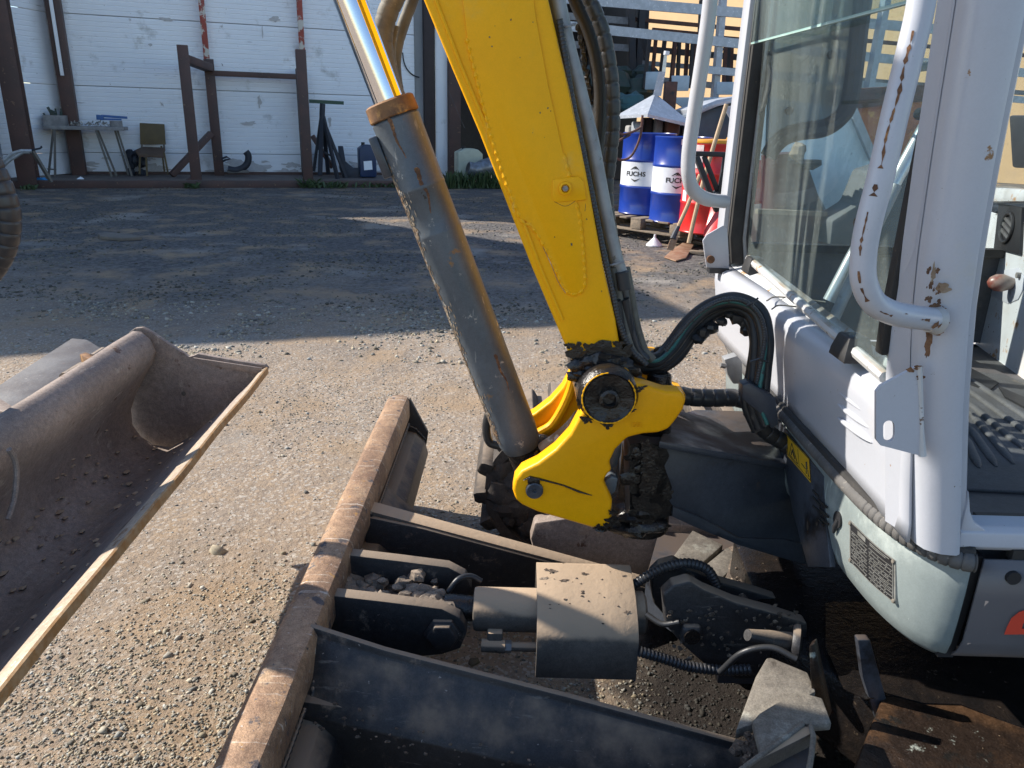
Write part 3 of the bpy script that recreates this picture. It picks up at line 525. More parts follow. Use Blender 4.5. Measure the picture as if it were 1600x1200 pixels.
spiral_hose('guarded_hose', [AY(x, y, 1.40) for x, y in ((1172, 640), (1195, 672), (1222, 690), (1245, 708))], .017, 'rubber', EX, pitch=.02)
cl = obj('hose_clamp_bracket', MB().prism(ply([(1160, 602), (1172, 598), (1212, 622), (1217, 664), (1206, 670), (1190, 648), (1175, 636), (1160, 624)], 1.33), (0, .03, 0)), 'frame', EX, bevel=.003)
cp = obj('clamp_plate', MB().prism(ply([(1132, 562), (1152, 556), (1160, 566), (1160, 600), (1146, 600), (1137, 585)], 1.62), (0, .03, 0)), 'pipe_grey', EX, bevel=.002)
p = AY(1134, 572, 1.60); obj('bolt', MB().cyl(p, p+V((-.012, 0, .002)), .006, 6), 'steel', cp)
# ---- dozer blade
prof = [(-.392, .30), (-.392, .362), (-.386, .374), (-.374, .381), (-.340, .382), (-.326, .378), (-.319, .366), (-.318, .318), (-.322, .306), (-.338, .300), (-.352, .24), (-.348, .16), (-.330, .08), (-.345, .02), (-.352, .0), (-.366, .0), (-.380, .1), (-.388, .2)]
mb = MB(); rings = []
for i in range(61):
    Y = .42+1.83*i/60; w = .0015*math.sin(Y*9)+.001*math.sin(Y*23)
    rings.append([V((x+w*.5, Y, z+(w if z > .3 else 0))) for x, z in prof])
rings[-1] = [V((x*.96-.014 if x < -.35 else x-.004, 2.256, z-.006 if z > .3 else z)) for x, z in prof]
mb.loft(rings); blade = obj('dozer_blade', mb, 'blade', EX, smooth=40, rough=.0009, rs=30, label='long rusty dozer blade with worn top edge')
obj('end_plate', MB().prism([V((-.36, 2.232, .375)), V((-.318, 2.232, .372)), V((-.262, 2.232, .26)), V((-.268, 2.232, .22)), V((-.33, 2.232, .06)), V((-.36, 2.232, .05))], (0, .016, 0)), 'armpaint', blade, bevel=.002)
bx = MB().loft([[V((-.345, Y, .27)), V((-.300, Y, .262)), V((-.272, Y, .235)), V((-.262, Y, .19)), V((-.30, Y, .08)), V((-.345, Y, .07))] for Y in (.42, 1.0, 1.5, 2.14, 2.232)])
obj('back_box', bx, 'armpaint', blade, bevel=.004)
for Y, w in ((1.43, .10), (1.72, .14)):
    obj('gusset', MB().prism([V((-.325, Y-w/2, .30)), V((-.325, Y+w/2, .30)), V((-.20, Y+w/2*.55, .20)), V((-.18, Y, .15)), V((-.20, Y-w/2*.55, .20))], (-.03, 0, -.10)), 'armpaint', blade, bevel=.003)
# near arm: top lip, sloping shoulder, side
def sec(X, Yf, zt, s): return [V((X, Yf-.086*s, zt-.19*s)), V((X, Yf, zt-.19*s)), V((X, Yf, zt)), V((X, Yf-.012, zt)), V((X, Yf-.014, zt-.012*s)), V((X, Yf-.022, zt-.020*s)), V((X, Yf-.074*s, zt-.074*s)), V((X, Yf-.090*s, zt-.094*s))]
arm = obj('near_blade_arm', MB().loft([sec(-.335, 1.10, .380, 1.12), sec(-.20, 1.065, .362, 1.02), sec(.10, 1.00, .334, .92), sec(.37, .945, .300, .82)]), 'armpaint', EX, bevel=.003, label='near dark blade arm dusted along its shoulder')
obj('arm_flare', MB().prism([V((-.33, 1.00, .30)), V((-.19, 1.00, .28)), V((-.13, .99, .20)), V((-.26, .985, .0)), V((-.33, .99, .0))], (0, .10, 0)), 'armpaint', arm, bevel=.003)
mb = MB().loft([[V((-.33, 1.55, .335)), V((-.33, 1.61, .335)), V((-.33, 1.61, .15)), V((-.33, 1.55, .15))], [V((-.2, 1.57, .296)), V((-.2, 1.625, .296)), V((-.2, 1.625, .12)), V((-.2, 1.57, .12))], [V((.50, 1.685, .035)), V((.50, 1.725, .035)), V((.50, 1.725, -.1)), V((.50, 1.685, -.1))]])
fa = obj('far_blade_arm', mb, 'armpaint', EX, bevel=.003, label='far dark blade arm with a dusty top flange')
mb = MB().loft([[V((-.33, 1.560, .347)), V((-.33, 1.608, .347)), V((-.33, 1.608, .337)), V((-.33, 1.560, .337))], [V((.50, 1.686, .047)), V((.50, 1.722, .047)), V((.50, 1.722, .037)), V((.50, 1.686, .037))]])
obj('top_flange', mb, 'dusty', fa, bevel=.001)
def bead(name, pts, par, r=.005): P = resample([V(p) for p in pts], .0035); return obj(name, MB().tube(P, [r*(.85+.22*math.sin(i*1.8)+.2*mn.noise(V((i*.4, 1, 2)))) for i in range(len(P))], 8), 'armpaint', par, smooth=70)
bead('weld_bead', [(-.316, 1.098, .372), (-.316, 1.075, .34), (-.316, 1.02, .30), (-.316, .99, .24)], arm); bead('weld_bead', [(-.318, 1.56, .34), (-.318, 1.56, .28), (-.30, 1.56, .2)], fa)
bead('weld_bead', [(-.335, 2.225, .29), (-.30, 2.225, .275), (-.27, 2.225, .24)], blade, .004); bead('weld_bead', [(-.318, Y, .302) if True else 0 for Y in (1.62, 1.9, 2.2)], blade, .004); bead('weld_bead', [(-.318, Y, .302) for Y in (.5, .8, .98)], blade, .004)
# centre lugs for the lift cylinder, with stones lying between them
for Y in (1.205, 1.345):
    lugp = obj('blade_lug', MB().prism([V((-.335, Y, .362)), V((-.22, Y, .350)), V((-.12, Y, .338)), V((-.085, Y, .318)), V((-.072, Y, .29)), V((-.085, Y, .25)), V((-.12, Y, .235)), V((-.19, Y, .225)), V((-.26, Y, .15)), V((-.335, Y, .10))], (0, .028, 0)), 'armpaint', EX, bevel=.003)
    if Y < 1.3:
        c = V((-.118, Y, .285)); obj('lug_boss', MB().lathe(c, c+V((0, -1, 0)), [(0, .036), (.008, .036), (.010, .030), (.018, .028), (.020, .012)], 6), 'armpaint', lugp, bevel=.002)
obj('lug_floor', MB().box((-.24, 1.29, .285), (.2, .12, .02)), 'dirt', EX)
mb = MB()
for i in range(46): lump(mb, (random.uniform(-.325, -.12), random.uniform(1.235, 1.34), .305+random.uniform(-.006, .02)), random.uniform(.006, .021), i, (1.2, 1, .8), 5, 7, am=.55, fr=1.4)
st = obj('lodged_stones', mb, pm('brown_stones', (.26, .205, .155), (.15, .12, .095), 30, rough=.9, bump=((150, .001),), grain=.3), EX, rough=.002, rs=40, smooth=20); st['kind'] = 'stuff'
# blade lift cylinder
CY = 1.265; z0 = .298
bc = obj('blade_cylinder', MB().lathe((-.064, CY, z0), (1, CY, z0), [(0, .030), (.002, .040), (.008, .042), (.33, .042), (.335, .036)], 40), 'dusty', EX, label='short dusty blade cylinder beside the cover box')
obj('rod_end', MB().lathe((-.10, CY, z0), (1, CY, z0), [(-.02, .026), (.0, .028), (.036, .024)], 24), 'grease', bc)
obj('port_block', MB().box((-.020, CY-.038, z0-.035), (.030, .03, .036)), 'dusty', bc, bevel=.004)
obj('port_pipe', MB().tube([(-.045, CY-.05, z0-.046), (.0, CY-.052, z0-.046), (.002, CY-.052, z0-.046), (.08, CY-.052, z0-.046)], [.013, .013, .009, .009], 16), 'dusty', bc)
obj('union_nut', MB().cyl((-.008, CY-.052, z0-.046), (.012, CY-.052, z0-.046), .012, 6), 'steel', bc)
cs = [(1.335, .270), (1.335, .362), (1.325, .366), (1.245, .350), (1.200, .326), (1.182, .308), (1.176, .295), (1.172, .215)]
inn = [(y+(-.006 if i < 3 else .006), z-(.006 if 1 < i < 6 else 0)) for i, (y, z) in enumerate(cs)]
rings = []
for X, k in ((.058, 0), (.12, 0), (.19, 0), (.247, 0)):
    rings.append([V((X, y, z)) for y, z in cs]+[V((X, y, z)) for y, z in inn[::-1]])
cov = obj('cylinder_cover', MB().loft(rings), 'dusty', EX, bevel=.0015, label='bent plate cover box powdered with pale dust')
g = MB()
for i in range(34):
    a = random.random(); Y = 1.19+.14*random.random(); X = .065+.17*random.random(); z = np.interp(Y, [1.172, 1.182, 1.2, 1.245, 1.325], [.29, .308, .326, .350, .366])
    lump(g, (X if i % 3 else .085+.03*random.random(), Y if i % 3 else 1.29+.03*random.random(), z), random.uniform(.0008, .0030)*(1.5 if i % 9 == 0 else 1), i, (1.4, 1, .6), 5, 7, am=.9, fr=3)
obj('dirt_crumbs', g, 'dirt', cov, smooth=80)['kind'] = 'stuff'
for i in range(12): Yq = random.uniform(1.19, 1.325); blotch('dirt_mark', (random.uniform(.065, .24), Yq, float(np.interp(Yq, [1.172, 1.182, 1.2, 1.245, 1.325], [.295, .308, .326, .350, .366]))+.0006), (0, -.35, 1), random.uniform(.001, .006), 'dirt', cov, i, 1.4, .7, 22, 1.0)
obj('cover_end', MB().prism([V((.2465, y, z-.002)) for y, z in cs], (-.004, 0, 0)), 'frame', cov)
for i, pts in enumerate(([(700, 925, 1.30), (716, 905, 1.31), (735, 900, 1.32), (752, 908, 1.32)], [(1010, 960, 1.22), (1035, 975, 1.20), (1062, 972, 1.19)], [(1125, 1050, 1.10), (1160, 1020, 1.08), (1205, 1012, 1.07), (1245, 1030, 1.05)])): hose('thin_hose', [AY(*p) for p in pts], .0055, 'hose', EX)
g = MB()
for i in range(120): lump(g, AY(random.uniform(1045, 1255), random.uniform(945, 1050), 1.196), random.uniform(.001, .0045), i, (1.2, .5, 1), 4, 6, am=.8)
obj('dirt_crumbs', g, 'dirt', EX)['kind'] = 'stuff'
g = MB()
for i in range(90): t = random.random(); lump(g, (-.30+.66*t, 1.055-.13*t-.045-random.uniform(0, .05), .345-.055*t-.04-random.uniform(0, .03)), random.uniform(.0008, .0032), i, (1.3, 1, .7), 4, 6, am=.8)
obj('arm_dirt', g, 'dirt', arm)['kind'] = 'stuff'
# hoses at the clevis
corrugated('corrugated_hose', [AY(x, y, 1.30) for x, y in ((985, 918), (1012, 900), (1040, 886), (1075, 880), (1105, 890), (1120, 915))], .0105, 'spiral', EX, pitch=.0075, n=14)
corrugated('corrugated_hose', [AY(x, y, 1.17) for x, y in ((1000, 1018), (1040, 1030), (1080, 1042), (1130, 1047), (1172, 1046))], .0105, 'spiral', EX, pitch=.0075, n=14)
# clevis arm of the undercarriage
cv = [(1036, 930), (1052, 915), (1078, 908), (1102, 922), (1150, 942), (1210, 958), (1262, 975), (1262, 1060), (1200, 1062), (1150, 1062), (1100, 1038), (1068, 1010), (1040, 978)]
n_ = obj('clevis_plate', MB().prism(ply(cv, 1.20), (0, .03, 0)), 'armpaint', EX, bevel=.005, segs=3)
obj('clevis_plate', MB().prism([p+V((0, .12, -.035)) for p in ply(cv, 1.20)], (0, .03, 0)), 'armpaint', EX, bevel=.005, segs=3)
p = AY(1078, 985, 1.20); obj('pin_boss', MB().box(p+V((0, -.008, 0)), (.038, .02, .036)), 'armpaint', n_, bevel=.008, segs=3); obj('clevis_pin', MB().cyl(p+V((0, -.022, 0)), p+V((0, .18, 0)), .015, 18), 'grease', n_)
g = MB()
for i, (x, y, Y, r) in enumerate([(1048, 925, 1.23, .016), (1060, 915, 1.26, .018), (1075, 912, 1.29, .018), (1052, 935, 1.22, .012), (1066, 930, 1.24, .013), (1090, 925, 1.31, .014), (1160, 940, 1.28, .013), (1172, 948, 1.26, .012)]): lump(g, AY(x, y, Y), r, i, (1, 1.2, .8), am=.5)
obj('caked_dirt', g, 'dirt', EX, rough=.003, rs=50)
obj('clevis_web', MB().prism([V((.42, 1.23, .285)), V((.75, 1.23, .285)), V((.75, 1.33, .285)), V((.42, 1.33, .285))], (0, 0, -.12)), 'frame', EX)
p = AY(1240, 1002, 1.14); obj('grease_stub', MB().tube([AY(1168, 992, 1.10), AY(1200, 1000, 1.11), AY(1238, 1006, 1.12)], [.010, .017, .020], 18), 'armpaint', EX, smooth=60); obj('stub_cap', MB().lathe(AY(1236, 1004, 1.12), AY(1236, 1004, 1.12)+V((1, -.35, 0)), [(0, .030), (.006, .034), (.012, .034), (.016, .026)], 28), 'armpaint', EX)
# pale bracket plates at the near arm pivot
def slab(name, pts, zs, off, mat, **k): return obj(name, MB().prism([AZ(x, y, z) for (x, y), z in zip(pts, zs)], off), mat, EX, bevel=.003, **k)
slab('pivot_plate', [(1150, 1140), (1181, 1056), (1198, 1027), (1206, 1027), (1262, 1050), (1275, 1080), (1200, 1122)], [.34, .36, .37, .37, .37, .37, .36], (0, 0, -.02), 'pale')
slab('pivot_plate', [(1176, 1126), (1186, 1114), (1244, 1079), (1285, 1090), (1300, 1130), (1258, 1133), (1190, 1180)], [.385]*7, (0, 0, -.014), 'pale')
obj('pivot_side', MB().prism([AZ(1150, 1205, .385), AZ(1254, 1131, .385), AZ(1266, 1133, .385), AZ(1270, 1145, .385)], (0, 0, -.2)), 'dusty', EX, bevel=.002)
obj('plate_lip', MB().tube([AZ(x, y, .386) for x, y in ((1146, 1212), (1200, 1172), (1254, 1132), (1266, 1134), (1271, 1150), (1268, 1180), (1262, 1215))], .004, 8), 'pale', EX)
obj('pivot_pocket', MB().prism([AZ(1270, 1215, .36), AZ(1150, 1215, .36), AZ(1255, 1140, .36), AZ(1268, 1142, .36)], (0, 0, -.02)), 'frame', EX)
obj('upright_gusset', MB().prism(ply([(1264, 1010), (1272, 1005), (1296, 1120), (1288, 1130), (1268, 1090)], .98), (.010, .014, 0)), 'oily', EX, bevel=.002)
obj('slanting_strut', MB().prism(ply([(1340, 1000), (1360, 1000), (1396, 1132), (1372, 1136), (1348, 1060)], 1.02), (0, .016, 0)), 'frame', EX, bevel=.003)
g = MB()
for i in range(46): lump(g, AZ(random.gauss(1175, 10), random.gauss(1170, 14), .35), random.uniform(.003, .010), i, (1, 1, .8), 4, 6, am=.6)
obj('packed_mud', g, 'dirt', EX)
# undercarriage deck and turntable
uc = obj('undercarriage_deck', MB().prism([V((.40, .72, .318)), V((.62, 1.02, .318)), V((.60, 1.20, .318)), V((2.3, 1.30, .318)), V((2.3, .60, .318)), V((1.05, .60, .318)), V((.44, .62, .318))], (0, 0, -.16)), 'oily', EX, bevel=.006, label='oil soaked brown deck under the cab')
rg = lambda r, z: [V((.98+r*math.cos(2*PI*i/40), .80+r*.85*math.sin(2*PI*i/40), z)) for i in range(40)]
obj('deck_opening', MB().loft([rg(.150, .3195), rg(.150, .330), rg(.138, .330), rg(.135, .322)]), 'frame', uc); obj('opening_floor', MB().prism(rg(.137, .3215), (0, 0, .002)), 'black', uc)
obj('grease_shade_film', MB().prism([AZ(x, y, .3205) for x, y in ((1290, 1010), (1318, 1075), (1352, 1092), (1395, 1086), (1440, 1098), (1500, 1100), (1560, 1122), (1640, 1150), (1760, 1190), (1900, 1000), (1600, 940), (1290, 940))], (0, 0, -.002)), 'grease', uc, rough=.001, rs=40)  # black sheet for grease and painted shade, cut along the shadow edge
obj('turntable', MB().cyl((1.32, 1.38, .30), (1.32, 1.38, .47), .40, 48), 'grease', EX)
obj('car_body', MB().prism([V((.50, 1.20, .30)), V((.62, 1.02, .30)), V((2.3, 1.0, .30)), V((2.3, 1.9, .30)), V((.80, 1.85, .30)), V((.52, 1.55, .30))], (0, 0, -.14)), 'grease', EX, bevel=.01)
# dirt-covered foot of the far side
slab('dirty_ramp', [(1120, 862), (1150, 850), (1212, 856), (1245, 888), (1262, 918), (1232, 948), (1170, 936), (1120, 905)], [.20, .22, .25, .27, .28, .27, .24, .2], (0, 0, -.06), 'dirt')
g = MB()
for i in range(420): lump(g, AZ(random.uniform(1150, 1252), random.uniform(862, 940), .262), random.uniform(.0015, .005), i, (1, 1, .8), 3, 5, am=.6)
obj('dirt_crumbs', g, 'dirt', EX)['kind'] = 'stuff'
for q in ([(1082, 828), (1130, 851), (1100, 877), (1060, 900), (1040, 885)], [(1100, 884), (1137, 854), (1157, 875), (1126, 905)], [(1128, 909), (1157, 884), (1172, 911), (1138, 926)]):
    slab('cleat', q, [.215]*len(q), (0, 0, -.05), 'pale')
obj('cleat_bed', MB().prism([AZ(x, y, .175) for x, y in ((1030, 830), (1150, 840), (1200, 930), (1100, 960), (1010, 900))], (0, 0, -.1)), 'frame', EX)
# ---- tracks
def track(Y0, Y1, label):
    tr = thing('track', None, None); tr.parent = EX; tr.location = (0, 0, 0)
    tr['label'] = label
    path = []; cx0, cx1, cz, r = .135, 2.15, .225, .205
    for i in range(13): a = PI/2+PI*i/12; path.append(V((cx0+r*math.cos(a), 0, cz+r*math.sin(a))))
    for i in range(1, 24): path.append(V((cx0+(cx1-cx0)*i/24, 0, cz-r)))
    for i in range(13): a = -PI/2+PI*i/12; path.append(V((cx1+r*math.cos(a), 0, cz+r*math.sin(a))))
    for i in range(1, 24): path.append(V((cx1-(cx1-cx0)*i/24, 0, cz+r)))
    n = len(path); rings = []
    for i in range(n+1):
        p = path[i % n]; t = (path[(i+1) % n]-path[i-1 if i % n else n-1]).normalized(); nn = V((-t.z, 0, t.x)) if False else V((t.z, 0, -t.x))*-1
        c = V((min(max(p.x, cx0), cx1), 0, cz)); out = (p-c).normalized()
        rings.append([V((p.x, Y0, p.z)), V((p.x, Y1, p.z)), V((p.x, Y1, p.z))-out*.028, V((p.x, Y0, p.z))-out*.028])
    b = obj('belt', MB().loft(rings, caps=False), 'tread', tr, rough=.002, rs=20)
    P = resample(path+[path[0]], .012); step = .085; k = 0; L = 0
    tot = sum((P[i+1]-P[i]).length for i in range(len(P)-1)); cnt = int(tot/step); me = None
    for j in range(cnt):
        i = int(j*step/.012) % len(P); p = P[i]; c = V((min(max(p.x, cx0), cx1), 0, cz)); out = (p-c).normalized(); t = out.cross(V((0, 1, 0)))
        rot = Matrix((t, V((0, 1, 0)), out)).transposed()
        if me is None:
            l = obj('lug', MB().loft([[V((x*s, y*s2, z)) for x, y in ((-.026, -.155), (.026, -.125), (.026, .155), (-.026, .125))] for s, s2, z in ((1, 1, -.006), (.92, .98, .020), (.72, .96, .030))]), 'tread', b, bevel=.003); me = l.data
            off = origin_of(b); 
            for v in me.vertices: v.co += off
        else: l = l0.copy(); C.objects.link(l)
        l0 = l; l.matrix_local = Matrix.Translation(p+V((0, (Y0+Y1)/2, 0))-origin_of(b)) @ rot.to_4x4()
    for cx in (cx0, cx1): obj('idler', MB().lathe((cx, Y0+.04, cz), (cx, 9, cz), [(0, .06), (0, .165), (.02, .172), (.2, .172), (.22, .165), (.22, .06)], 32), 'tread', tr)
    obj('track_frame', MB().prism([V((x, Y0+.05, z)) for x, z in ((.25, .15), (.25, .30), (.5, .34), (1.8, .34), (2.0, .3), (2.0, .12), (.4, .1))], (0, .18, 0)), 'armpaint', tr, bevel=.01)
    return tr
g = MB()
for i in range(150): a_ = random.uniform(0, 2*PI); q_ = .175*math.sqrt(random.random()); lump(g, (.135+q_*math.cos(a_), 1.925+random.uniform(-.02, .012), .225+q_*math.sin(a_)), random.uniform(.014, .040), i, (1.2, .5, 1), 5, 8, am=.6)
obj('mud_cake', g, 'tread', EX, rough=.003, rs=40, label='brown mud caked over the front wheel of the far track')['kind'] = 'stuff'
track(1.90, 2.17, 'far rubber track with dusty lugs at its front'); track(.52, .60, 'near rubber track')
obj('inner_guard', MB().prism([V((x, 1.80, z)) for x, z in ((.06, .14), (.07, .19), (.2, .215), (.55, .19), (.64, .11), (.60, -.0), (.1, .0))], (0, .05, 0)), 'bucket', EX, bevel=.008)
# ---- skirt under the cab (faded grey green)
def plan(k): return k
top = [(.585, 1.98), (.565, 1.8), (.556, 1.5), (.553, 1.25), (.553, 1.10), (.557, 1.02), (.566, .970), (.580, .932), (.598, .908), (.612, .898), (.624, .894)]
def inset(P, d):
    P = [V((x, y, 0)) for x, y in P]; out = []
    for i, p in enumerate(P):
        t = (P[min(i+1, len(P)-1)]-P[max(i-1, 0)]).normalized(); n = V((-t.y, t.x, 0)); out.append(p+n*d)
    return out
def smooth2(P, s=5): return [(p.x, p.y) for p in cr([V((x, y, 0)) for x, y in P], s)]
top = smooth2(top)
lv = [(.664, .004), (.660, 0), (.61, -.002), (.56, 0), (.525, .004), (.503, .012), (.490, .026), (.486, .05)]
rings = [[p+V((0, 0, z)) for p in inset(top, d)] for z, d in lv]
def sheet(rings, mat, name, parent, thick=.004, **k):
    o = obj(name, MB().loft(rings, closed=False, caps=False), mat, parent, **k)
    s = o.modifiers.new('thickness', 'SOLIDIFY'); s.thickness = thick; s.offset = 0; return o
sk = sheet(rings, 'skirt', 'front_skirt', EX, smooth=60, label='faded grey green front skirt carrying a black nameplate')
sp = sheet([[V((.638, .893, z)), V((1.4, .888, z)), V((2.7, .885, z))] for z in (.662, .60, .53)]+[[V((.638, .896+d, z)), V((1.4, .891+d, z)), V((2.7, .888+d, z))] for z, d in ((.508, .004), (.494, .016), (.488, .04))], 'skirt_side', 'side_skirt', EX, smooth=60, label='dark grey side skirt with part of a red decal')
obj('skirt_joint', MB().prism([V((.620, .899, .662)), V((.642, .899, .662)), V((.642, .91, .49)), V((.620, .91, .49))], (0, .02, 0)), 'black', sk)
p = AY(1582, 902, .889); obj('access_hole', MB().tube([p+V((0, -.004, 0)), p+V((0, .02, 0))], [.0095, .0095], 20), 'black', sp)
obj('decal', MB().prism([AY(x, y, .887) for x, y in ((1569, 991), (1573, 980), (1580, 966), (1592, 956), (1612, 951), (1660, 951), (1660, 968), (1606, 968), (1598, 974), (1596, 982), (1660, 982), (1660, 990))], (0, -.0008, 0)), 'red_print', sp)
mold = [p+V((0, 0, .661)) for p in inset(top, -.009)]
mp_ = resample(mold, .0022); rr = []
for i, p in enumerate(mp_):
    u = i/len(mp_); rib = .82 if (i % 6 == 0) else 1.0; rr.append(.0135*(rib if u > .84 else (1-.06*(i % 6 == 0))))
obj('rubber_moulding', MB().tube(mp_, rr, 12), 'foam', EX, smooth=60)
obj('moulding_base', MB().tube([p+V((0, .006, .012)) for p in mold], .008, 8), 'seal', EX)
# nameplate, drawn on the skirt surface
def on_skirt(px, py):
    for Xg in np.linspace(.535, .60, 40):
        p = AX(px, py, Xg); 
        xs = np.interp(p.y, [q[1] for q in top[::-1]], [q[0] for q in top[::-1]])
        if p.x >= xs-.004: return p
    return p
NP = [on_skirt(x, y) for x, y in ((1330, 813), (1402, 876), (1402, 944), (1330, 878))]
def bil(u, v, o=0): 
    a = NP[0].lerp(NP[1], u); b = NP[3].lerp(NP[2], u); n = (NP[1]-NP[0]).cross(NP[3]-NP[0]).normalized(); n = n if n.x < 0 else -n
    q = a.lerp(b, v)+n*(.003+o); xs = np.interp(q.y, [w[1] for w in top[::-1]], [w[0] for w in top[::-1]]); q.x = min(q.x, xs-.0045-o); return q
def quad(mb, u0, v0, u1, v1, o=.0006, th=-.001):
    nu = max(1, int((u1-u0)/.12)); nv = max(1, int((v1-v0)/.3)); U = [u0+(u1-u0)*i/nu for i in range(nu+1)]; W = [v0+(v1-v0)*j/nv for j in range(nv+1)]
    P = [bil(u, v, o) for v in W for u in U]; B = [p+V((.0006 if th > -.003 else .004, 0, 0)) for p in P]; k = nu+1; N_ = len(P)
    fs = [(j*k+i, j*k+i+1, (j+1)*k+i+1, (j+1)*k+i) for j in range(nv) for i in range(nu)]; rim = [i for i in range(k)]+[j*k+nu for j in range(1, nv+1)]+[nv*k+i for i in range(nu-1, -1, -1)]+[j*k for j in range(nv-1, 0, -1)]
    fs += [(rim[i], rim[(i+1) % len(rim)], rim[(i+1) % len(rim)]+N_, rim[i]+N_) for i in range(len(rim))]
    return mb.add(P+B, fs)
plt = obj('nameplate', quad(MB(), 0, 0, 1, 1, 0, -.006), 'platesilver', sk)
obj('plate_field', quad(MB(), .03, .03, .97, .97, .0006), 'plateblack', plt)
mb = MB()
for i in range(9):
    v = .20+i*.085; 
    for a, b in ((.06, .46), (.50, .95)):
        quad(mb, a, v, b, v+.010, .0014)
        u = a+.01
        while u < b-.03:
            w = random.uniform(.008, .03)
            if random.random() < .42: quad(mb, u, v+.034, min(u+w, b), v+.052, .0014)
            u += w+.008
quad(mb, .22, .05, .42, .15, .0014); quad(mb, .52, .06, .9, .075, .0014); quad(mb, .52, .10, .84, .115, .0014); quad(mb, .955, .08, .965, .94, .0014)
obj('plate_lines', mb, 'platesilver', plt)
for u, v in ((.03, .05), (.97, .05), (.03, .93), (.97, .96)): p = bil(u, v, .001); obj('rivet', MB().lathe(p, bil(u, v, 1.001), [(0, .0035), (.0015, .003), (.002, .001)], 12), 'pale', plt)
# slots, tow socket, warning sticker
def on_frontX(px, py, X): return AX(px, py, X)
for (x0, y0, x1, y1) in ((1270, 766, 1280, 776), (1270, 776, 1282, 790), (1270, 790, 1284, 802), (1284, 782, 1296, 793), (1285, 795, 1298, 808), (1286, 808, 1298, 820), (1284, 812, 1291, 822)):
    a = AX(x0, y0, .5468) if x0 < 1284 else on_skirt(x0, y0)+V((-.0045, 0, 0)); b = AX(x1, y1, .5468) if x0 < 1284 else on_skirt(x1, y1)+V((-.0045, 0, 0)); obj('vent_slot', MB().beam(a, b, .003, .0035), 'ink', sk)
p = on_skirt(1311, 812); obj('tow_socket', MB().lathe(p+V((-.004, 0, 0)), p+V((.02, 0, 0)), [(0, .010), (.0, .014), (.003, .014), (.003, .010)], 20), 'black', sk); obj('socket_lip', MB().tube([p+V((-.003, -.004, .002)), p+V((-.005, -.002, -.012)), p+V((-.004, .002, -.026))], [.004, .005, .002], 10), 'black', sk)
def wq(pts, X, mat, name, par, off=-.0008): return obj(name, MB().prism([AX(x, y, X) for x, y in pts], (off, 0, 0)), mat, par)
fp = obj('skirt_shade_plate', MB().prism([AX(x, y, .5475) for x, y in ((1214, 655), (1286, 744), (1288, 800), (1297, 886), (1262, 886), (1238, 800), (1226, 735))], (.010, 0, 0)), 'frame', EX, bevel=.0015)  # dark plate standing in for the shaded part of the skirt
SX = .5465
stk = wq([(1227, 676), (1265, 717), (1267, 754), (1231, 712)], SX, 'sticker', 'warning_sticker', fp)
def spt(u, v): a = V((1227, 676)).lerp(V((1265, 717)), u); b = V((1231, 712)).lerp(V((1267, 754)), u); c = a.lerp(b, v); return (c.x, c.y)
def inkline(pts, w=.0006): obj('print', MB().tube([AX(*spt(u, v), SX-.0012) for u, v in pts], w, 5), 'ink', stk)
inkline([(.02, .05), (.98, .05), (.98, .94), (.02, .94), (.02, .05)], .0005); inkline([(.08, .86), (.25, .18), (.44, .86), (.08, .86)], .0008); inkline([(.5, .15), (.5, .9)], .0004)
inkline([(.18, .75), (.25, .45), (.33, .75)], .0013); inkline([(.62, .62), (.78, .66)], .0008); inkline([(.86, .28), (.86, .6)], .002); inkline([(.83, .6), (.81, .85)], .001); inkline([(.89, .6), (.91, .85)], .001)
# ---- cab
cb = obj('cab', MB(), 'white', EX, label='white cab with scratched and rusting paint') if False else thing('cab', None, None); cb.parent = EX; cb.location = (0, 0, 0); cb['label'] = 'white cab with scratched and rusting paint'
far_l = [(.62, 2.06), (.575, 2.035), (.552, 1.99), (.545, 1.9)]
pl68 = smooth2(far_l+[(.548, 1.6), (.549, 1.3), (.5475, 1.16), (.546, 1.04), (.5445, .914)], 4)
def lift(P, dx): return [(x+dx, y) for x, y in P]
rings = [[V((x, y, z)) for x, y in lift(pl68, dx)] for z, dx in ((.672, 0), (.70, -.003), (.76, -.014), (.82, -.024), (.842, -.024), (.852, -.020), (.857, -.010), (.861, .010))]
wp = sheet(rings, 'white', 'front_panel', cb, smooth=60)
rings = [[V((x, y, z)) for x, y in lift(pl68, .009)] if k == 0 else [V((np.interp(y, [.9, 1.0, 1.24, 1.53, 2.06], [.54, .548, .572, .592, .63]), y, z)) for x, y in pl68] for k, z in enumerate((.8605, .882))]
sheet(rings, 'white_dirty', 'window_ledge', cb, smooth=60)
for z_ in ((610, 650), (631, 671), (652, 692)):
    a = AX(1308, z_[0], .527); b = AX(1362, z_[1], .527); P = [a.lerp(b, t) for t in np.linspace(0, 1, 12)]
    obj('louvre', MB().tube(P, [.0052*math.sin(PI*t)**.6+.0003 for t in np.linspace(0, 1, 12)], 12, flat=.9), 'white', wp, smooth=60)
for xx, yy, Yv in ((1177, 426, 1.80), (1328, 560, 1.06)):
    base = AZ(xx, yy, .868); s = 1
    obj('rubber_stop', MB().loft([[base+V((x*q, y*q, z)) for x, y in ((-.022, -.030), (.024, -.030), (.024, .030), (-.022, .030))] for q, z in ((1, 0), (.95, .012), (.70, .036), (.6, .038))]), 'rubber', cb, bevel=.003)
for t in (0, 1):
    obj('panel_seam', MB().tube(cr([AZ(x, y+t*13-6, .868) for x, y in ((1198+t*8, 476), (1212+t*6, 470), (1250, 473), (1290, 478))]), .0016, 6), 'pale', wp)
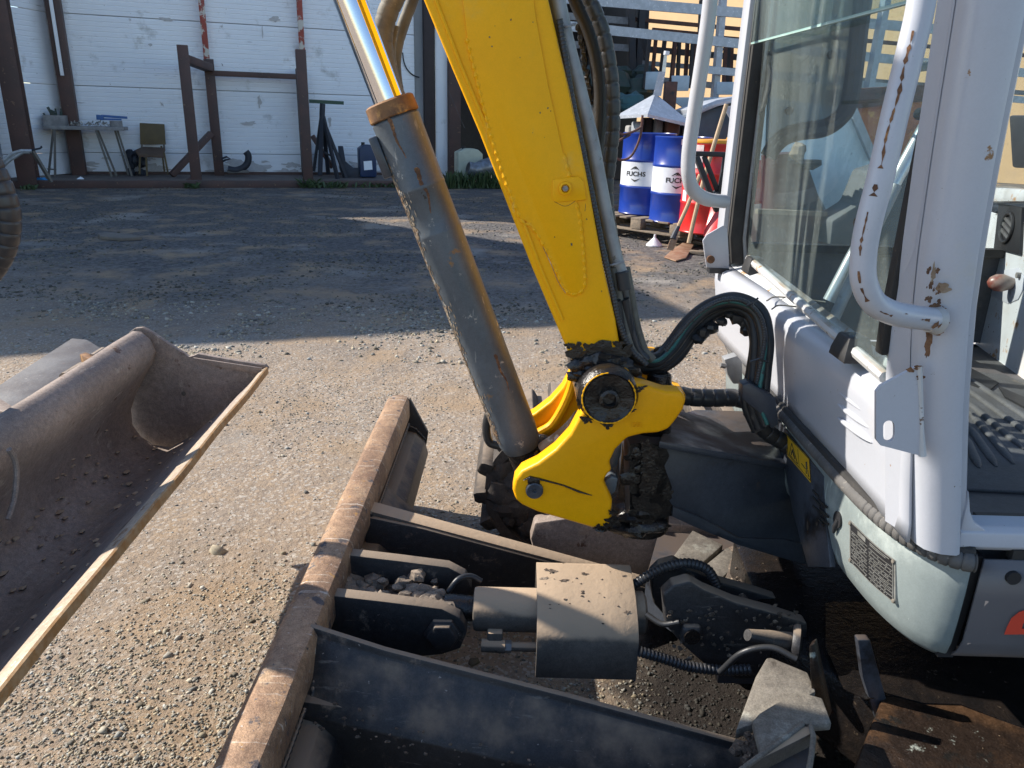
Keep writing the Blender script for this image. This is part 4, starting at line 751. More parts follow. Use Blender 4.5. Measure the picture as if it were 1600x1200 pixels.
# near pillar: loft of rounded sections
def yfix(px, py, Y): return AY(px, py, Y)
lvpx = {'a': [(1430, 862), (1428, 640), (1432, 500), (1442, 400), (1468, 220), (1503, 0), (1528, -160)], 'b': [(1501, 866), (1506, 640), (1516, 500), (1533, 380), (1562, 220), (1607, 0), (1640, -160)]}
rings = []
def at_z(pts, Y, z):
    W = [AY(x, y, Y) for x, y in pts]; zz = [w.z for w in W]; return float(np.interp(z, zz[:], [w.x for w in W]))
for z in np.linspace(.672, 1.50, 30):
    xa = at_z(lvpx['a'], .912, z); xb = at_z(lvpx['b'], .885, z); w = xb-xa
    rings.append([V((xa, .965, z)), V((xa+.0005, .912, z)), V((xa+w*.10, .898, z)), V((xa+w*.25, .892, z)), V((xa+w*.45, .886, z)), V((xa+w*.70, .884, z)), V((xb-.006, .8835, z)), V((xb, .887, z)), V((xb, .948, z)), V((xb-.01, .965, z))])
pil = obj('near_pillar', MB().loft(rings), 'white', cb, smooth=50)
rings = []
for z in np.linspace(.672, 1.50, 16):
    xb = at_z(lvpx['b'], .885, z); rings.append([V((xb-.004, .902, z)), V((xb+.014, .901, z)), V((xb+.018, .906, z)), V((xb+.018, .945, z)), V((xb-.004, .945, z))])
obj('door_jamb', MB().loft(rings), 'white', cb, smooth=40)
# strip between the glass seal and the seam
rings = []
sl = [(1386, 860), (1386, 640), (1388, 560), (1410, 420), (1452, 200), (1492, 0), (1520, -160)]
for z in np.linspace(.675, 1.50, 16):
    xa = at_z(lvpx['a'], .912, z)-.001; x0 = at_z(sl, .962, z); x0 = max(x0, xa-.05); rings.append([V((x0, .968, z)), V((xa, .9235, z)), V((xa, .9295, z)), V((x0+.008, .978, z))])
obj('pillar_strip', MB().loft(rings), 'white', cb)
# rust and chipped paint round the handrail weld
for i in range(30):
    x = random.gauss(1463, 9); y = random.gauss(468, 22) if i % 2 else random.gauss(490, 8); blotch('rust_patch', AY(x, y, .8835), (0, -1, 0), random.uniform(.0008, .0042), 'rustspot', pil, i, .8, 1.3)
blotch('bare_patch', AY(1472, 450, .8835), (0, -1, 0), .0085, 'cylwear', pil, 51, 1.2, .7); blotch('bare_patch', AY(1458, 428, .8835), (0, -1, 0), .006, 'cylwear', pil, 57, .45, 1.7)
for i, (x, y, s) in enumerate(((1450, 530, .006), (1449, 548, .005), (1452, 515, .005))): blotch('rust_stain', AY(x, y, .884), (-.15, -1, 0), s, 'rustspot', pil, 70+i, .6, 1.8)
obj('seam_line', MB().tube([AY(x, y, .921) for x, y in ((1432, 858), (1430, 700), (1428, 600))], .0013, 6), 'seal', pil)
obj('seam_line', MB().tube([AY(x-1, y, .9205) for x, y in lvpx['a'][2:]], .0010, 6), 'foam', pil)
# near handrail
hr = [(1452, -120), (1440, 0), (1420, 90), (1398, 180), (1375, 280), (1357, 350), (1349, 400), (1350, 440), (1365, 472), (1392, 488), (1425, 495), (1464, 500)]
hy = [.85, .845, .84, .835, .83, .828, .828, .828, .832, .84, .855, .886]
HP = cr([AY(x, y, Y) for (x, y), Y in zip(hr, hy)])
rail = obj('handrail', MB().tube(HP, .0138, 20), 'white', cb, smooth=60, label='near white handrail streaked with rust')
RS = resample(HP, .004); NR = len(RS)
def frac(a, b): return RS[int(NR*a):int(NR*b)]
for k, (a0, a1, w, sd) in enumerate(((.20, .47, .0030, .15), (.49, .52, .0045, .2), (.55, .64, .0022, .25), (.665, .695, .003, .3), (.70, .735, .0042, .3), (.76, .80, .0020, .2), (.88, .92, .003, .1), (.935, .99, .008, .5), (.82, .835, .002, -.2))):
    scar('rust_scar', frac(a0, a1), .0138, CAM, 'rustspot', rail, lambda i, w=w, k=k: max(.00002, .85*w*(.42+1.7*mn.noise(V((i*.8, k*7, 2))))), sd)
rm = obj('rail_weld', MB().lathe(AY(1452, 499, .878), AY(1470, 501, .886), [(0, .014), (.008, .0158), (.012, .0175)], 24), 'white_dirty', rail, rough=.0012, rs=60)
for i, (x, y, s) in enumerate(((1462, 512, .005), (1472, 484, .005), (1458, 478, .004), (1478, 504, .003), (1466, 520, .004))): blotch('weld_rust', AY(x, y, .8832), (0, -1, 0), s, 'rustspot', rail, 90+i, 1.4, .7)
# mirror bracket
mk = [(1369, 612), (1376, 603), (1432, 573), (1440, 578), (1443, 708), (1434, 711), (1376, 696), (1369, 687)]
slot = arcpx(1389, 666, 9, 180, 360, 6)+arcpx(1389, 681, 9, 0, 180, 6)
mk2 = mk+[mk[0], slot[0]]+slot[::-1][:-1]+[slot[0]]
mbk = obj('bracket_plate', MB().prism(ply(mk2, .878), (0, .005, 0)), 'white', cb)
obj('bracket_weld', MB().tube([AY(x, y, .879) for x, y in ((1436, 572), (1438, 620), (1440, 670), (1441, 712))], [.004, .0032, .003, .005], 8), 'white_dirty', mbk, rough=.0006, rs=80)
for i, (x, y) in enumerate(((1434, 574), (1422, 578), (1438, 590))): blotch('bracket_rust', AY(x, y, .8772), (0, -1, 0), .004, 'rustspot', mbk, 40+i, 1.2, .7)
# far pillar, seal, handrail and its plate
FYc = 1.93
fpil = [(1130, 412), (1128, 372), (1134, 318), (1150, 180), (1172, 0), (1190, -140)]
def strip(name, px, w0, Y, mat, dep=.03, par=cb, **k):
    rings = []
    for (x, y) in px: a = AY(x, y, Y); b = AY(x+w0, y, Y); rings.append([a, b, b+V((0, dep, 0)), a+V((0, dep, 0))])
    return obj(name, MB().loft(rings), mat, par, **k)
strip('far_pillar', fpil, 15, 1.95, 'white', .06, bevel=.004)
strip('far_pillar_edge', [(x+9, y) for x, y in fpil], 5, 1.942, 'foam', .02)
strip('far_seal', [(x+13, y) for x, y in fpil], 22, 1.93, 'seal', .03, bevel=.004)
strip('far_inner_channel', [(x+33, y) for x, y in fpil], 7, 1.925, 'pipe_grey', .02)
strip('far_inner_seal', [(x+39, y) for x, y in fpil], 6, 1.92, 'seal', .02)
obj('far_latch', MB().tube([AY(x, y, 1.90) for x, y in ((1200, 100), (1204, 112), (1200, 140), (1192, 168), (1188, 176))], [.004, .010, .011, .009, .003], 12, flat=.6), 'black', cb)
near_seal = [(1376, 556), (1384, 500), (1404, 400), (1424, 300), (1446, 200), (1468, 100), (1488, 0), (1510, -120)]
strip('near_seal', near_seal, 13, .965, 'seal', .02, bevel=.003)
hf = cr([AY(x, y, Y) for x, y, Y in ((1122, -140, 1.84), (1110, 0, 1.84), (1098, 90, 1.84), (1084, 180, 1.84), (1076, 240, 1.84), (1076, 275, 1.84), (1084, 298, 1.85), (1104, 311, 1.87), (1132, 315, 1.92))])
obj('far_handrail', MB().tube(hf, .0165, 18), 'white', cb, smooth=60, label='far white handrail, clean')
fpl = obj('far_bracket_plate', MB().prism(ply([(1098, 376), (1104, 367), (1130, 352), (1137, 360), (1140, 420), (1104, 418)], 1.92), (0, .006, 0)), 'white', cb, bevel=.002)
p = AY(1110, 405, 1.915); obj('bolt', MB().cyl(p, p+V((0, -.006, 0)), .010, 12), 'rustspot', fpl); obj('block', MB().box(AY(1122, 422, 1.93), (.05, .03, .012)), 'black', fpl)
# windscreen
g0 = AY(1384, 590, .985); g1 = AY(1170, 404, 1.885); g2 = AY(1200, 0, 1.885); g3 = AY(1484, 0, .985)
up_n = (g3-g0); up_f = (g2-g1)
wsn = obj('windscreen', MB().prism([g0, g1, g1+up_f*1.3, g0+up_n*1.3], (-.004, 0, 0)), 'glass', cb)
u0 = AY(1480, -6, .975)+V((-.016, 0, 0)); u1 = AY(1183, 68, 1.86)+V((-.010, 0, 0))
uw = obj('upper_windscreen', MB().prism([u0, u1, u1+up_f*.8, u0+up_n*.8], (-.004, 0, 0)), 'glass_upper', cb)
obj('glass_edge', MB().beam(u0, u1, .007, .004), 'glassedge', uw)
obj('windscreen_gasket', MB().tube([g1, g1.lerp(g0, .5), g0], .009, 8), 'white_dirty', cb)
obj('latch', MB().box(AY(1224, 4, 1.83), (.012, .012, .012)), 'black', cb)
# cab inside: far side window wall, tinted pane, floor, console
SYw = 1.98
iw = obj('far_side_panel', MB().prism([V((.56, SYw, .67)), V((1.9, SYw, .67)), V((1.9, SYw, .905)), V((.56, SYw, .905))], (0, .03, 0)), 'floor_mat', cb)
obj('sill_seal', MB().beam((.57, SYw-.01, .912), (1.9, SYw-.01, .912), .03, .02), 'seal', cb)
obj('side_window', MB().prism([V((.60, SYw, .92)), V((1.55, SYw, .92)), V((1.55, SYw, 2.2)), V((.60, SYw, 2.2))], (0, .004, 0)), 'glass', cb)
tp = [(1205, -60), (1362, -60), (1350, 40), (1343, 100), (1337, 150), (1330, 180), (1315, 200), (1290, 212), (1255, 216), (1225, 222), (1205, 236), (1196, 250)]
tpw = [AY(x, y, 1.94) for x, y in tp]
tq = obj('tinted_pane', MB().prism(tpw, (0, .004, 0)), 'glass_dark', cb)
obj('pane_border', MB().tube(cr([AY(x, y, 1.935) for x, y in ((1356, -60), (1343, 40), (1336, 100), (1330, 145), (1322, 172), (1306, 190), (1285, 201), (1255, 205), (1230, 212), (1212, 226), (1200, 245)) ], 5), .021, 10, flat=1.0), 'black', tq)
for x, y in ((1298, 86), (1232, 173)): p = AY(x, y, 1.93); obj('pane_knob', MB().cyl(p, p+V((0, -.01, 0)), .009, 16), 'black', tq)
obj('mirror_arm', MB().tube([AY(1418, 108, 2.05), AY(1432, 104, 2.05), AY(1475, 100, 2.05)], [.016, .014, .012], 10), 'pipe_grey', cb)
obj('grab_tube', MB().tube([AY(1296, 470, 1.50), AY(1330, 405, 1.50), AY(1395, 290, 1.52), AY(1450, 190, 1.55)], .0135, 14), 'strut', cb)
obj('lower_tube', MB().tube([AY(1300, 505, 1.45), AY(1352, 390, 1.47), AY(1400, 290, 1.50)], .011, 12), 'pipe_grey', cb)
obj('ball_joint', MB().cyl(AY(1436, 178, 1.5), AY(1436, 178, 1.5)+V((0, -.02, 0)), .011, 12), 'black', cb)
p = AY(1342, 347, 1.9); obj('rusty_boss', MB().cyl(p, p+V((0, -.02, 0)), .015, 16), 'rustspot', cb)
FZ = .66
fl = obj('cab_floor', MB().prism([V((.60, .93, FZ)), V((1.75, .93, FZ)), V((1.75, 2.0, FZ)), V((.60, 2.0, FZ))], (0, 0, -.03)), 'floor_mat', cb)
mat_ = obj('floor_mat', MB().prism([AZ(x, y, FZ+.001) for x, y in ((1508, 560), (1570, 588), (1680, 650), (1760, 780), (1508, 768))], (0, 0, .006)), 'floor_mat', fl, bevel=.002)
for (x0, y0), (x1, y1) in (((1500, 600), (1640, 702)), ((1500, 618), (1600, 702)), ((1512, 640), (1584, 725)), ((1512, 664), (1557, 729)), ((1508, 682), (1530, 731)), ((1502, 584), (1660, 690))):
    a = AZ(x0, y0, FZ+.008); b = AZ(x1, y1, FZ+.008); P = [a.lerp(b, t) for t in np.linspace(0, 1, 10)]
    obj('mat_rib', MB().tube(P, [.008*min(1, 5*t+.25, 5*(1-t)+.25) for t in np.linspace(0, 1, 10)], 10, flat=.8), 'floor_mat', mat_, smooth=60)
for q in ([(1512, 575), (1560, 600), (1545, 612), (1512, 600)], [(1560, 606), (1640, 640), (1640, 660), (1570, 622)]): obj('pedal_recess', MB().prism([AZ(x, y, FZ+.0075) for x, y in q], (0, 0, .004)), 'black', mat_)
rings = []
mt = MB()
for i in range(26):
    X = .63+i*.024; mt.box((X, .958, FZ+.002), (.020, .020, .020)); 
obj('mat_edge', mt, 'rubber', mat_, bevel=.003)
sill = obj('door_sill', MB().loft([[V((x, y, z)) for y, z in ((.893, .680), (.895, .700), (.905, .706), (.935, .706), (.94, .70), (.94, .672), (.90, .672))] for x in (.60, 1.2, 2.4)]), 'white', cb, bevel=.002)
obj('sill_corner', MB().prism([V((.60, .897, .70)), V((.64, .897, .70)), V((.618, .897, .712)), V((.608, .897, .73)), V((.60, .897, .76))], (0, .03, 0)), 'white', cb, bevel=.004)
obj('sill_recess', MB().box((1.3, .949, .665), (1.3, .012, .07)), 'ink', cb)
obj('sill_grime', MB().box((1.55, .9, .668), (1.75, .014, .016)), 'seal', cb, rough=.002, rs=40)
co = obj('side_console', MB().prism([AZ(1505, 520, FZ), AZ(1640, 622, FZ), AZ(1640, 622, FZ)+V((.1, .5, 0)), AZ(1505, 520, FZ)+V((.2, .2, 0))], (0, 0, .34)), 'white_dirty', cb, bevel=.02, segs=4, label='dusty white side console with a red brown knob')
def con(x, y, d=0):                      # place on the console face
    a = AZ(1505, 520, FZ); b = AZ(1640, 622, FZ); n = (b-a).cross(V((0, 0, 1))).normalized(); n = n if n.dot(CAM-a) > 0 else -n
    return AP(x, y, a+n*d, n), n
def cplate(name, pts, d, th, mat, par, bev=.002):
    P = [con(x, y, d)[0] for x, y in pts]; n = con(1560, 440)[1]; return obj(name, MB().prism(P, -n*th), mat, par, bevel=bev)
vb = cplate('air_vent', [(1560, 318), (1596, 324), (1592, 398), (1552, 388)], .012, .012, 'black', co)
p, n = con(1573, 356, .014); obj('vent_ring', MB().tube([p+(V((0, 0, 1))*math.sin(a)+n.cross(V((0, 0, 1)))*math.cos(a))*.036 for a in [2*PI*i/24 for i in range(25)]], .005, 8), 'black', vb)
for k in (-1, 0, 1): c = p+V((0, 0, k*.016)); t = n.cross(V((0, 0, 1)))*.03+V((0, 0, .008)); obj('vent_blade', MB().beam(c-t, c+t, .004, .008), 'floor_mat', vb)
kp = cplate('knob_plate', [(1546, 425), (1590, 418), (1604, 440), (1590, 468), (1574, 475), (1544, 460)], .006, .004, 'white', co)
p, n = con(1566, 442, .03); obj('knob', MB().tube([p-n*.03, p-n*.028, p+n*.0, p+n*.015, p+n*.028, p+n*.034], [.008, .012, .022, .021, .013, .002], 20), pm('red_brown_knob', (.22, .045, .03), (.30, .24, .2), 20, rough=.35), kp, smooth=80)
p, n = con(1588, 430, .014); obj('latch_ring', MB().cyl(p, p-n*.01, .007, 14), 'steel', kp)
cplate('console_cap', [(1530, 292), (1640, 296), (1640, 316), (1532, 316)], .03, .03, 'white_dirty', co, .008)
cplate('dark_seat_edge', [(1575, 180), (1640, 180), (1640, 262), (1580, 262)], -.02, .04, 'black', co, .008)
# cab shell beyond the frame: roof, rear posts
obj('cab_roof', MB().prism([V((.38, .90, 2.12)), V((1.9, .90, 2.12)), V((1.9, 2.05, 2.12)), V((.38, 2.05, 2.12))], (0, 0, .08)), 'white', cb, bevel=.02)
obj('rear_post', MB().box((1.55, .92, 1.4), (.08, .06, 1.44)), 'white', cb); obj('rear_post', MB().box((1.55, 2.0, 1.55), (.08, .06, 1.15)), 'white', cb)
obj('rear_wall', MB().box((1.88, 1.48, 1.1), (.04, 1.1, .9)), 'white', cb)
obj('far_fender', MB().box((1.25, 2.0, .60), (1.25, .06, .12)), 'white', cb)
obj('engine_cover', MB().prism([V((1.92, .9, .66)), V((2.7, 1.0, .66)), V((2.75, 1.4, .66)), V((2.7, 1.9, .66)), V((1.92, 2.0, .66))], (0, 0, .6)), 'white', EX, bevel=.06, segs=4)
# ---- bucket on the end of the arm, held just above the ground
near = AZ(0, 1068, .565)-AZ(412, 577, .565); sh = near/abs(near.y)
BD = 1.97
def bk(px, py): return AY(px, py, BD)
def slide(p, d): return p+V((sh.x*d, -d, 0))
inner = [bk(196, 540), bk(199, 525), bk(208, 517), bk(220, 518), bk(234, 530), bk(242, 548), bk(238, 566), bk(226, 588), bk(212, 615), bk(205, 640), bk(208, 664), bk(220, 682), bk(240, 695), bk(268, 699), bk(300, 680), bk(350, 638), bk(396, 594)]
cc = sum(inner, V())/len(inner)
outer = [p+V(((p.x-cc.x), 0, (p.z-cc.z))).normalized()*.014 for p in inner[9:]]
outer[-1] = inner[-1]+V((.008, 0, -.014))
ringp = inner+outer[::-1]+[bk(190, 570)]
rings = [[slide(p, d) for p in ringp] for d in np.linspace(0, 1.30, 24)]
bu = obj('bucket', MB().loft(rings, caps=False), 'bucket', EX, smooth=50, rough=.0022, rs=7, label='wide brown steel bucket with a bright worn lip')
ep = [(188, 575), (194, 536), (198, 522), (207, 515), (219, 514), (232, 521), (262, 541), (292, 560), (299, 558), (306, 555), (360, 565), (412, 573), (417, 578), (412, 586), (362, 645), (312, 698), (268, 716), (234, 708), (208, 684), (196, 664), (194, 640)]
for d, nm in ((-.014, 'end_plate'), (1.29, "end_plate")): obj(nm, MB().prism([slide(bk(x, y), d) for x, y in ep], (0, .014, 0)), 'bucket', bu, bevel=.002)
obj('end_rib', MB().prism([bk(x, y)+V((0, -.001, 0)) for x, y in ((303, 558), (410, 574), (408, 583), (330, 570))], (0, -.006, 0)), 'bucket', bu, bevel=.001)
p = bk(287, 615); obj('hole_light_disc', MB().cyl(p+V((0, .001, 0)), p+V((0, -.0012, 0)), .0065, 14), 'pale', bu)  # pale disc painted as sunlit ground seen through a hole
g = MB()
for i in range(150):
    d_ = random.uniform(.02, 1.25); k = random.randint(9, 14); q_ = slide(inner[k].lerp(inner[min(k+1, 15)], random.random()), d_); lump(g, q_+V((.003, 0, .004)), random.uniform(.0015, .007)*(1.4 if i % 11 == 0 else 1), i, (1, 1.4, .5), 5, 7, am=.7)
obj('soil_crumbs', g, 'dusty', bu, smooth=60)['kind'] = 'stuff'
# lip: worn plate, its ochre front edge, a weld step
L0 = bk(396, 590); L1 = bk(415, 577); L2 = bk(415, 585)
def lipring(w0, w1, up): return [[slide(q, d)+V((math.sin(d*11)*.0012, 0, math.sin(d*17+1)*.001)) for q in (bk(414-w(d), 577+w(d)*.62)+V((0, 0, up)), bk(415, 576), bk(415, 582), bk(414-w(d), 577+w(d)*.62)+V((0, 0, up-.013)))] for d in np.linspace(-.012, 1.30, 40) for w in (lambda t: w0+(w1-w0)*min(1, max(0, (t-.25)/.25)),)]
lp = obj('cutting_edge', MB().loft(lipring(9, 17, .002)), 'lip', bu, bevel=.0015)
e0 = bk(415.5, 576.5); e1 = bk(417, 583)
obj('ochre_edge', MB().loft([[slide(q, d)+V((math.sin(d*11)*.0012, 0, math.sin(d*17+1)*.001)) for q in (e0+V((-.002, 0, .001)), e0+V((.002, 0, .0)), e1+V((.002, 0, -.004)), e1+V((-.004, 0, -.006)))] for d in np.linspace(-.012, 1.30, 40)]), 'lipedge', bu)
mb = MB(); pts = [(14, 702), (22, 716), (26, 740), (22, 780), (12, 812)]
obj('back_bead', MB().tube(cr([AX(x, y, -.90) for x, y in pts]), .005, 8), 'bucket', bu)
# hitch plates behind the ridge
hpz = .592
mp2 = obj('hitch_plate', MB().prism([AZ(x, y, hpz) for x, y in ((-60, 655), (0, 600), (112, 528), (136, 530), (166, 548), (150, 560), (60, 640), (-20, 690))], (0, 0, -.02)), pm('slate_worn_plate', (.17, .165, .165), (.11, .10, .10), 9, rough=.55, metal=.2, bump=((60, .0015),), spots=(((.30, .13, .07), 7, .64, .06, .9), ((.30, .28, .26), 80, .68, .04))), bu, bevel=.004)
obj('hitch_rib', MB().prism([AZ(x, y, hpz+.03) for x, y in ((-40, 612), (0, 622), (30, 640), (24, 648), (-8, 640), (-50, 630))], (0, 0, -.05)), 'bucket', bu, bevel=.003)
obj('hitch_tab', MB().prism([AZ(x, y, hpz+.02) for x, y in ((124, 553), (134, 550), (152, 557), (146, 564))], (0, 0, -.03)), 'gland', bu, bevel=.002)
for a, b in (((100, 590), (128, 573)), ((42, 640), (66, 622)), ((145, 560), (162, 549))): obj('ridge_pad', MB().tube([AZ(*a, hpz+.012), AZ(*b, hpz+.012)], .012, 10), 'lip', bu)
obj('quick_hitch', MB().prism([V((-1.30, 1.26, .62)), V((-1.10, 1.26, .66)), V((-1.09, 1.26, .90)), V((-1.20, 1.26, 1.10)), V((-1.36, 1.26, 1.0))], (0, .17, 0)), 'frame', EX, bevel=.01)
# ================================================================== shading buildings
SA = R(20); SO = V((-7.765, 12.655, 0)); SU_ = V((math.cos(SA), math.sin(SA), 0)); SV_ = V((-math.sin(SA), math.cos(SA), 0))
def S(u, v, z): return SO+SU_*u+SV_*v+V((0, 0, z))
def SP(x, y, v): return AP(x, y, SO+SV_*v, SV_)
def uz(x, y, v): p = SP(x, y, v)-SO; return p.dot(SU_), p.z
Tm = V((-SDIR.x, -SDIR.y, 0)).normalized()
HB = 6.0; LB = HB/math.tan(SUN_EL)
c1_ = V((1.10, 5.02, 0))-Tm*LB; c2_ = V((.12, 7.85, 0))-Tm*LB; c3_ = c2_+V((-2.45, 1.95, 0)); ww = V((-.95, -.30, 0))*12; c4_ = c3_+V((-9, 7.5, 0))  # unseen building added to cast the yard shadow, corners tuned for its light streak
whs = thing('shadow_building', 'tall windowless building added unseen past the left edge to shade the yard', 'building', c1_)
M['cladding'] = pm('shadow_building_cladding', (.42, .44, .46), (.36, .38, .40), 2, rough=.5); M['roofing'] = pm('dark_roofing', (.10, .10, .11), None, 4, rough=.8)
obj('wall', MB().prism([c1_, c2_, c3_, c4_, c1_+ww], (0, 0, HB)), 'cladding', whs)
obj('roof', MB().prism([p+V((0, 0, HB)) for p in (c1_, c2_, c3_, c4_, c1_+ww)], (0, 0, .12)), 'roofing', whs, bevel=.01)  # roof of the added unseen shadow building
# ---- the open shed bay with white panels
M['panel'] = pm('white_insulated_panel', (.90, .92, .95), (.85, .87, .91), .8, rough=.5, bump=((30, .001),), spots=(((.62, .62, .62), 2.2, .58, .15, .8), ((.40, .36, .33), 5, .69, .10, .8), ((.25, .22, .2), 14, .71, .03, .8)), scratch=((.42, .40, .40), (1.2, 1.2, 14), .66))
M['brownpost'] = pm('brown_primed_steel', (.105, .055, .045), (.075, .045, .04), 3, rough=.6, bump=((40, .001),), spots=(((.20, .12, .08), 12, .64, .05, .8), ((.3, .29, .28), 60, .73, .02)))
M['redwhite'] = pm('red_flaking_post', (.36, .07, .05), (.30, .06, .045), 6, rough=.6, spots=(((.62, .58, .52), 5, .50, .05, .7), ((.15, .09, .06), 20, .66, .04)))
M['deck'] = pm('dirty_steel_deck', (.13, .10, .085), (.17, .14, .12), 3, rough=.8, spots=(((.07, .06, .055), 9, .6, .08),))
shed = thing('workshop_shed', 'open workshop shed bay lined with white insulated panels', 'shed', S(0, 0, 0))
def panel(a, b, z0, z1, par, off):
    # horizontal micro-ribbed sandwich panel from ground point a to b
    mb = MB(); nr = 14; prof = []
    for i in range(nr): z = z0+.012+(z1-z0-.024)*i/nr; h = (z1-z0-.024)/nr; prof += [(0, z), (0, z+h*.72), (.007, z+h*.80), (.007, z+h*.94)]
    prof = [(.012, z0+.004)]+prof+[(.012, z1-.004)]
    ring = lambda p: [p+off*d+V((0, 0, z)) for d, z in prof]
    mb.loft([ring(a), ring(b)], closed=False, caps=False); return obj('wall_panel', mb, 'panel', par, smooth=20)
WV = 1.40
zs = [.12, .46, 1.44, 2.48, 3.6, 4.8]
us = [.28, 2.55, 4.10, 6.55]
zt = [uz(300, y, WV)[1] for y in (240, 140, 33)]
zs = [.12]+zt+[zt[2]+(zt[2]-zt[1]), zt[2]+2*(zt[2]-zt[1])]
zs = sorted(zs)
for i in range(len(zs)-1):
    for j in range(3): panel(S(us[j], WV, 0), S(us[j+1], WV, 0), zs[i], zs[i+1], shed, SV_)
    panel(S(-.62, .10, 0), S(.26, WV, 0), zs[i], zs[i+1], shed, (SV_-SU_*.5).normalized())
    panel(S(-3.0, -.10, 0), S(-.75, -.10, 0), zs[i], zs[i+1], shed, SV_)
obj('upper_wall', MB().box(S(2.9, WV+.26, (zs[-1]+8.0)/2), (6.6, .4, 8.0-zs[-1]), Matrix.Rotation(SA, 3, 'Z')), 'cladding', shed)
obj('back_wall', MB().box(S(3.3, WV+.13, 2.4), (6.9, .12, 4.7), Matrix.Rotation(SA, 3, 'Z')), 'cladding', shed)
HA = 8.0
obj('roof', MB().prism([S(-.62, WV+.05, HA), S(10.0, WV+.05, HA), S(10.0, 9, HA), S(-.55, 9, HA)], (0, 0, .2)), 'roofing', shed, bevel=.02)
obj('side_wall', MB().prism([S(-.62, -.24, .05), S(-.55, -.24, .05), S(-.35, 1.5, .05), S(-.42, 1.5, .05)], (0, 0, HA-.1)), 'cladding', shed)
obj('gable', MB().box(S(8.4, WV+.3, 6.4), (4.4, .3, 3.2), Matrix.Rotation(SA, 3, 'Z')), 'cladding', shed)
obj('deck', MB().prism([S(-.5, .02, .06), S(7.2, .02, .06), S(7.2, WV, .06), S(-.5, WV, .06)], (0, 0, .055)), 'deck', shed)
obj('sill_beam', MB().prism([S(-.5, -.09, -.02), S(6.9, -.09, -.02), S(6.9, .0, -.02), S(-.5, .0, -.02)], (0, 0, .13)), 'brownpost', shed, bevel=.006)
obj('skirting', MB().prism([S(.3, WV-.04, .115), S(6.6, WV-.04, .115), S(6.6, WV-.01, .115), S(.3, WV-.01, .115)], (0, 0, .05)), 'brownpost', shed)
def post(name, x0, y0, x1, y1, v, w, mat, par, dep=.1, flange=True):
    a = SP(x0, y0, v); b = SP(x1, y1, v); mb = MB(); d = (b-a).normalized()
    if flange:
        mb.box((a+b)/2, (w, .012, (a-b).length), Matrix((SU_, SV_, V((0, 0, 1)))).transposed()).box((a+b)/2+SV_*dep, (w, .012, (a-b).length), Matrix((SU_, SV_, V((0, 0, 1)))).transposed()).box((a+b)/2+SV_*dep/2, (.012, dep-.012, (a-b).length), Matrix((SU_, SV_, V((0, 0, 1)))).transposed())
    else: mb.box((a+b)/2+SV_*dep/2, (w, dep, (a-b).length), Matrix((SU_, SV_, V((0, 0, 1)))).transposed())
    o = obj(name, mb, mat, par, bevel=.003); return o
def ends(x, y, v, ztop, zbot): u = uz(x, y, v)[0]; return S(u, v, ztop), S(u, v, zbot)
def vpost(name, x, y, v, w, ztop, mat, par, dep=.1, zbot=.0, flange=False):
    u = uz(x, y, v)[0]; mb = MB(); rot = Matrix.Rotation(SA, 3, 'Z')
    if flange:
        for dv in (0, dep): mb.box(S(u, v+dv, (ztop+zbot)/2), (w, .014, ztop-zbot), rot)
        mb.box(S(u, v+dep/2, (ztop+zbot)/2), (.016, dep-.016, ztop-zbot), rot)
    else: mb.box(S(u, v+dep/2, (ztop+zbot)/2), (w, dep, ztop-zbot), rot)
    return obj(name, mb, mat, par, bevel=.004)
vpost('front_post', 28, 200, -.15, .27, 4.6, 'brownpost', shed, .25, flange=True)
vpost('corner_post', 112, 200, 1.15, .22, 4.6, 'brownpost', shed, .2, .1)
vpost('conduit', 88, 60, 1.05, .05, 4.6, 'panel', shed, .05, uz(96, 118, 1.05)[1])
vpost('conduit', 82, 60, 1.12, .07, 4.6, 'brownpost', shed, .05, uz(92, 118, 1.12)[1])
vpost('door_post', 671, 120, WV-.2, .19, 4.6, pm('dark_door_frame', (.035, .022, .022), None, 6, rough=.6), shed, .15)
vpost('door_jamb', 690, 150, WV-.12, .24, 4.6, 'panel', shed, .05)
vpost('door_post', 711, 150, WV-.25, .24, 4.6, 'brownpost', shed, .2)
obj('doorway_dark', MB().box(S(9.2, 5.5, 2.4), (4.6, .1, 4.8), Matrix.Rotation(SA, 3, 'Z')), 'black', shed)
obj('doorway_side', MB().box(S(11.4, 3.4, 2.4), (.1, 4.4, 4.8), Matrix.Rotation(SA, 3, 'Z')), 'black', shed)
for x, y0, y1 in ((318, 0, 90), (470, 0, 78)):
    zt_ = uz(x, y1, 1.25)[1]; vpost('painted_post', x, 40, 1.22, .10, 4.6, 'redwhite', shed, .08, zt_-.1)
wire = cr([SP(x, y, WV-.02) for x, y in ((629, 82), (631, 96), (636, 108), (645, 117), (655, 121))]); obj('wall_cable', MB().tube(wire, .012, 8), 'black', shed)
for i in range(30):
    u = random.uniform(.3, 6.4); blotch('splash_dirt', S(u, WV-.012, .12+abs(random.gauss(0, .12))), -SV_, random.uniform(.03, .16), pm('wall_grime', (.58, .57, .57), (.50, .48, .47), 9, rough=.9) if i == 0 else bpy.data.materials['wall_grime'], shed, i, 1.8, .5, 26, 1.0, .003)
for i, (x, y, s, a1, a2) in enumerate(((410, 50, .05, .3, 2), (405, 160, .06, .5, 1.5), (598, 80, .07, .2, 2.6), (388, 192, .07, 2, .4), (260, 30, .05, 2, .5), (515, 190, .06, .4, 1.4), (235, 70, .025, 1, 1), (430, 30, .06, 1.4, .6))): blotch('wall_mark', SP(x, y, WV-.012), -SV_, s, bpy.data.materials['wall_grime'], shed, 60+i, a1, a2, 20, 1.0, .003)
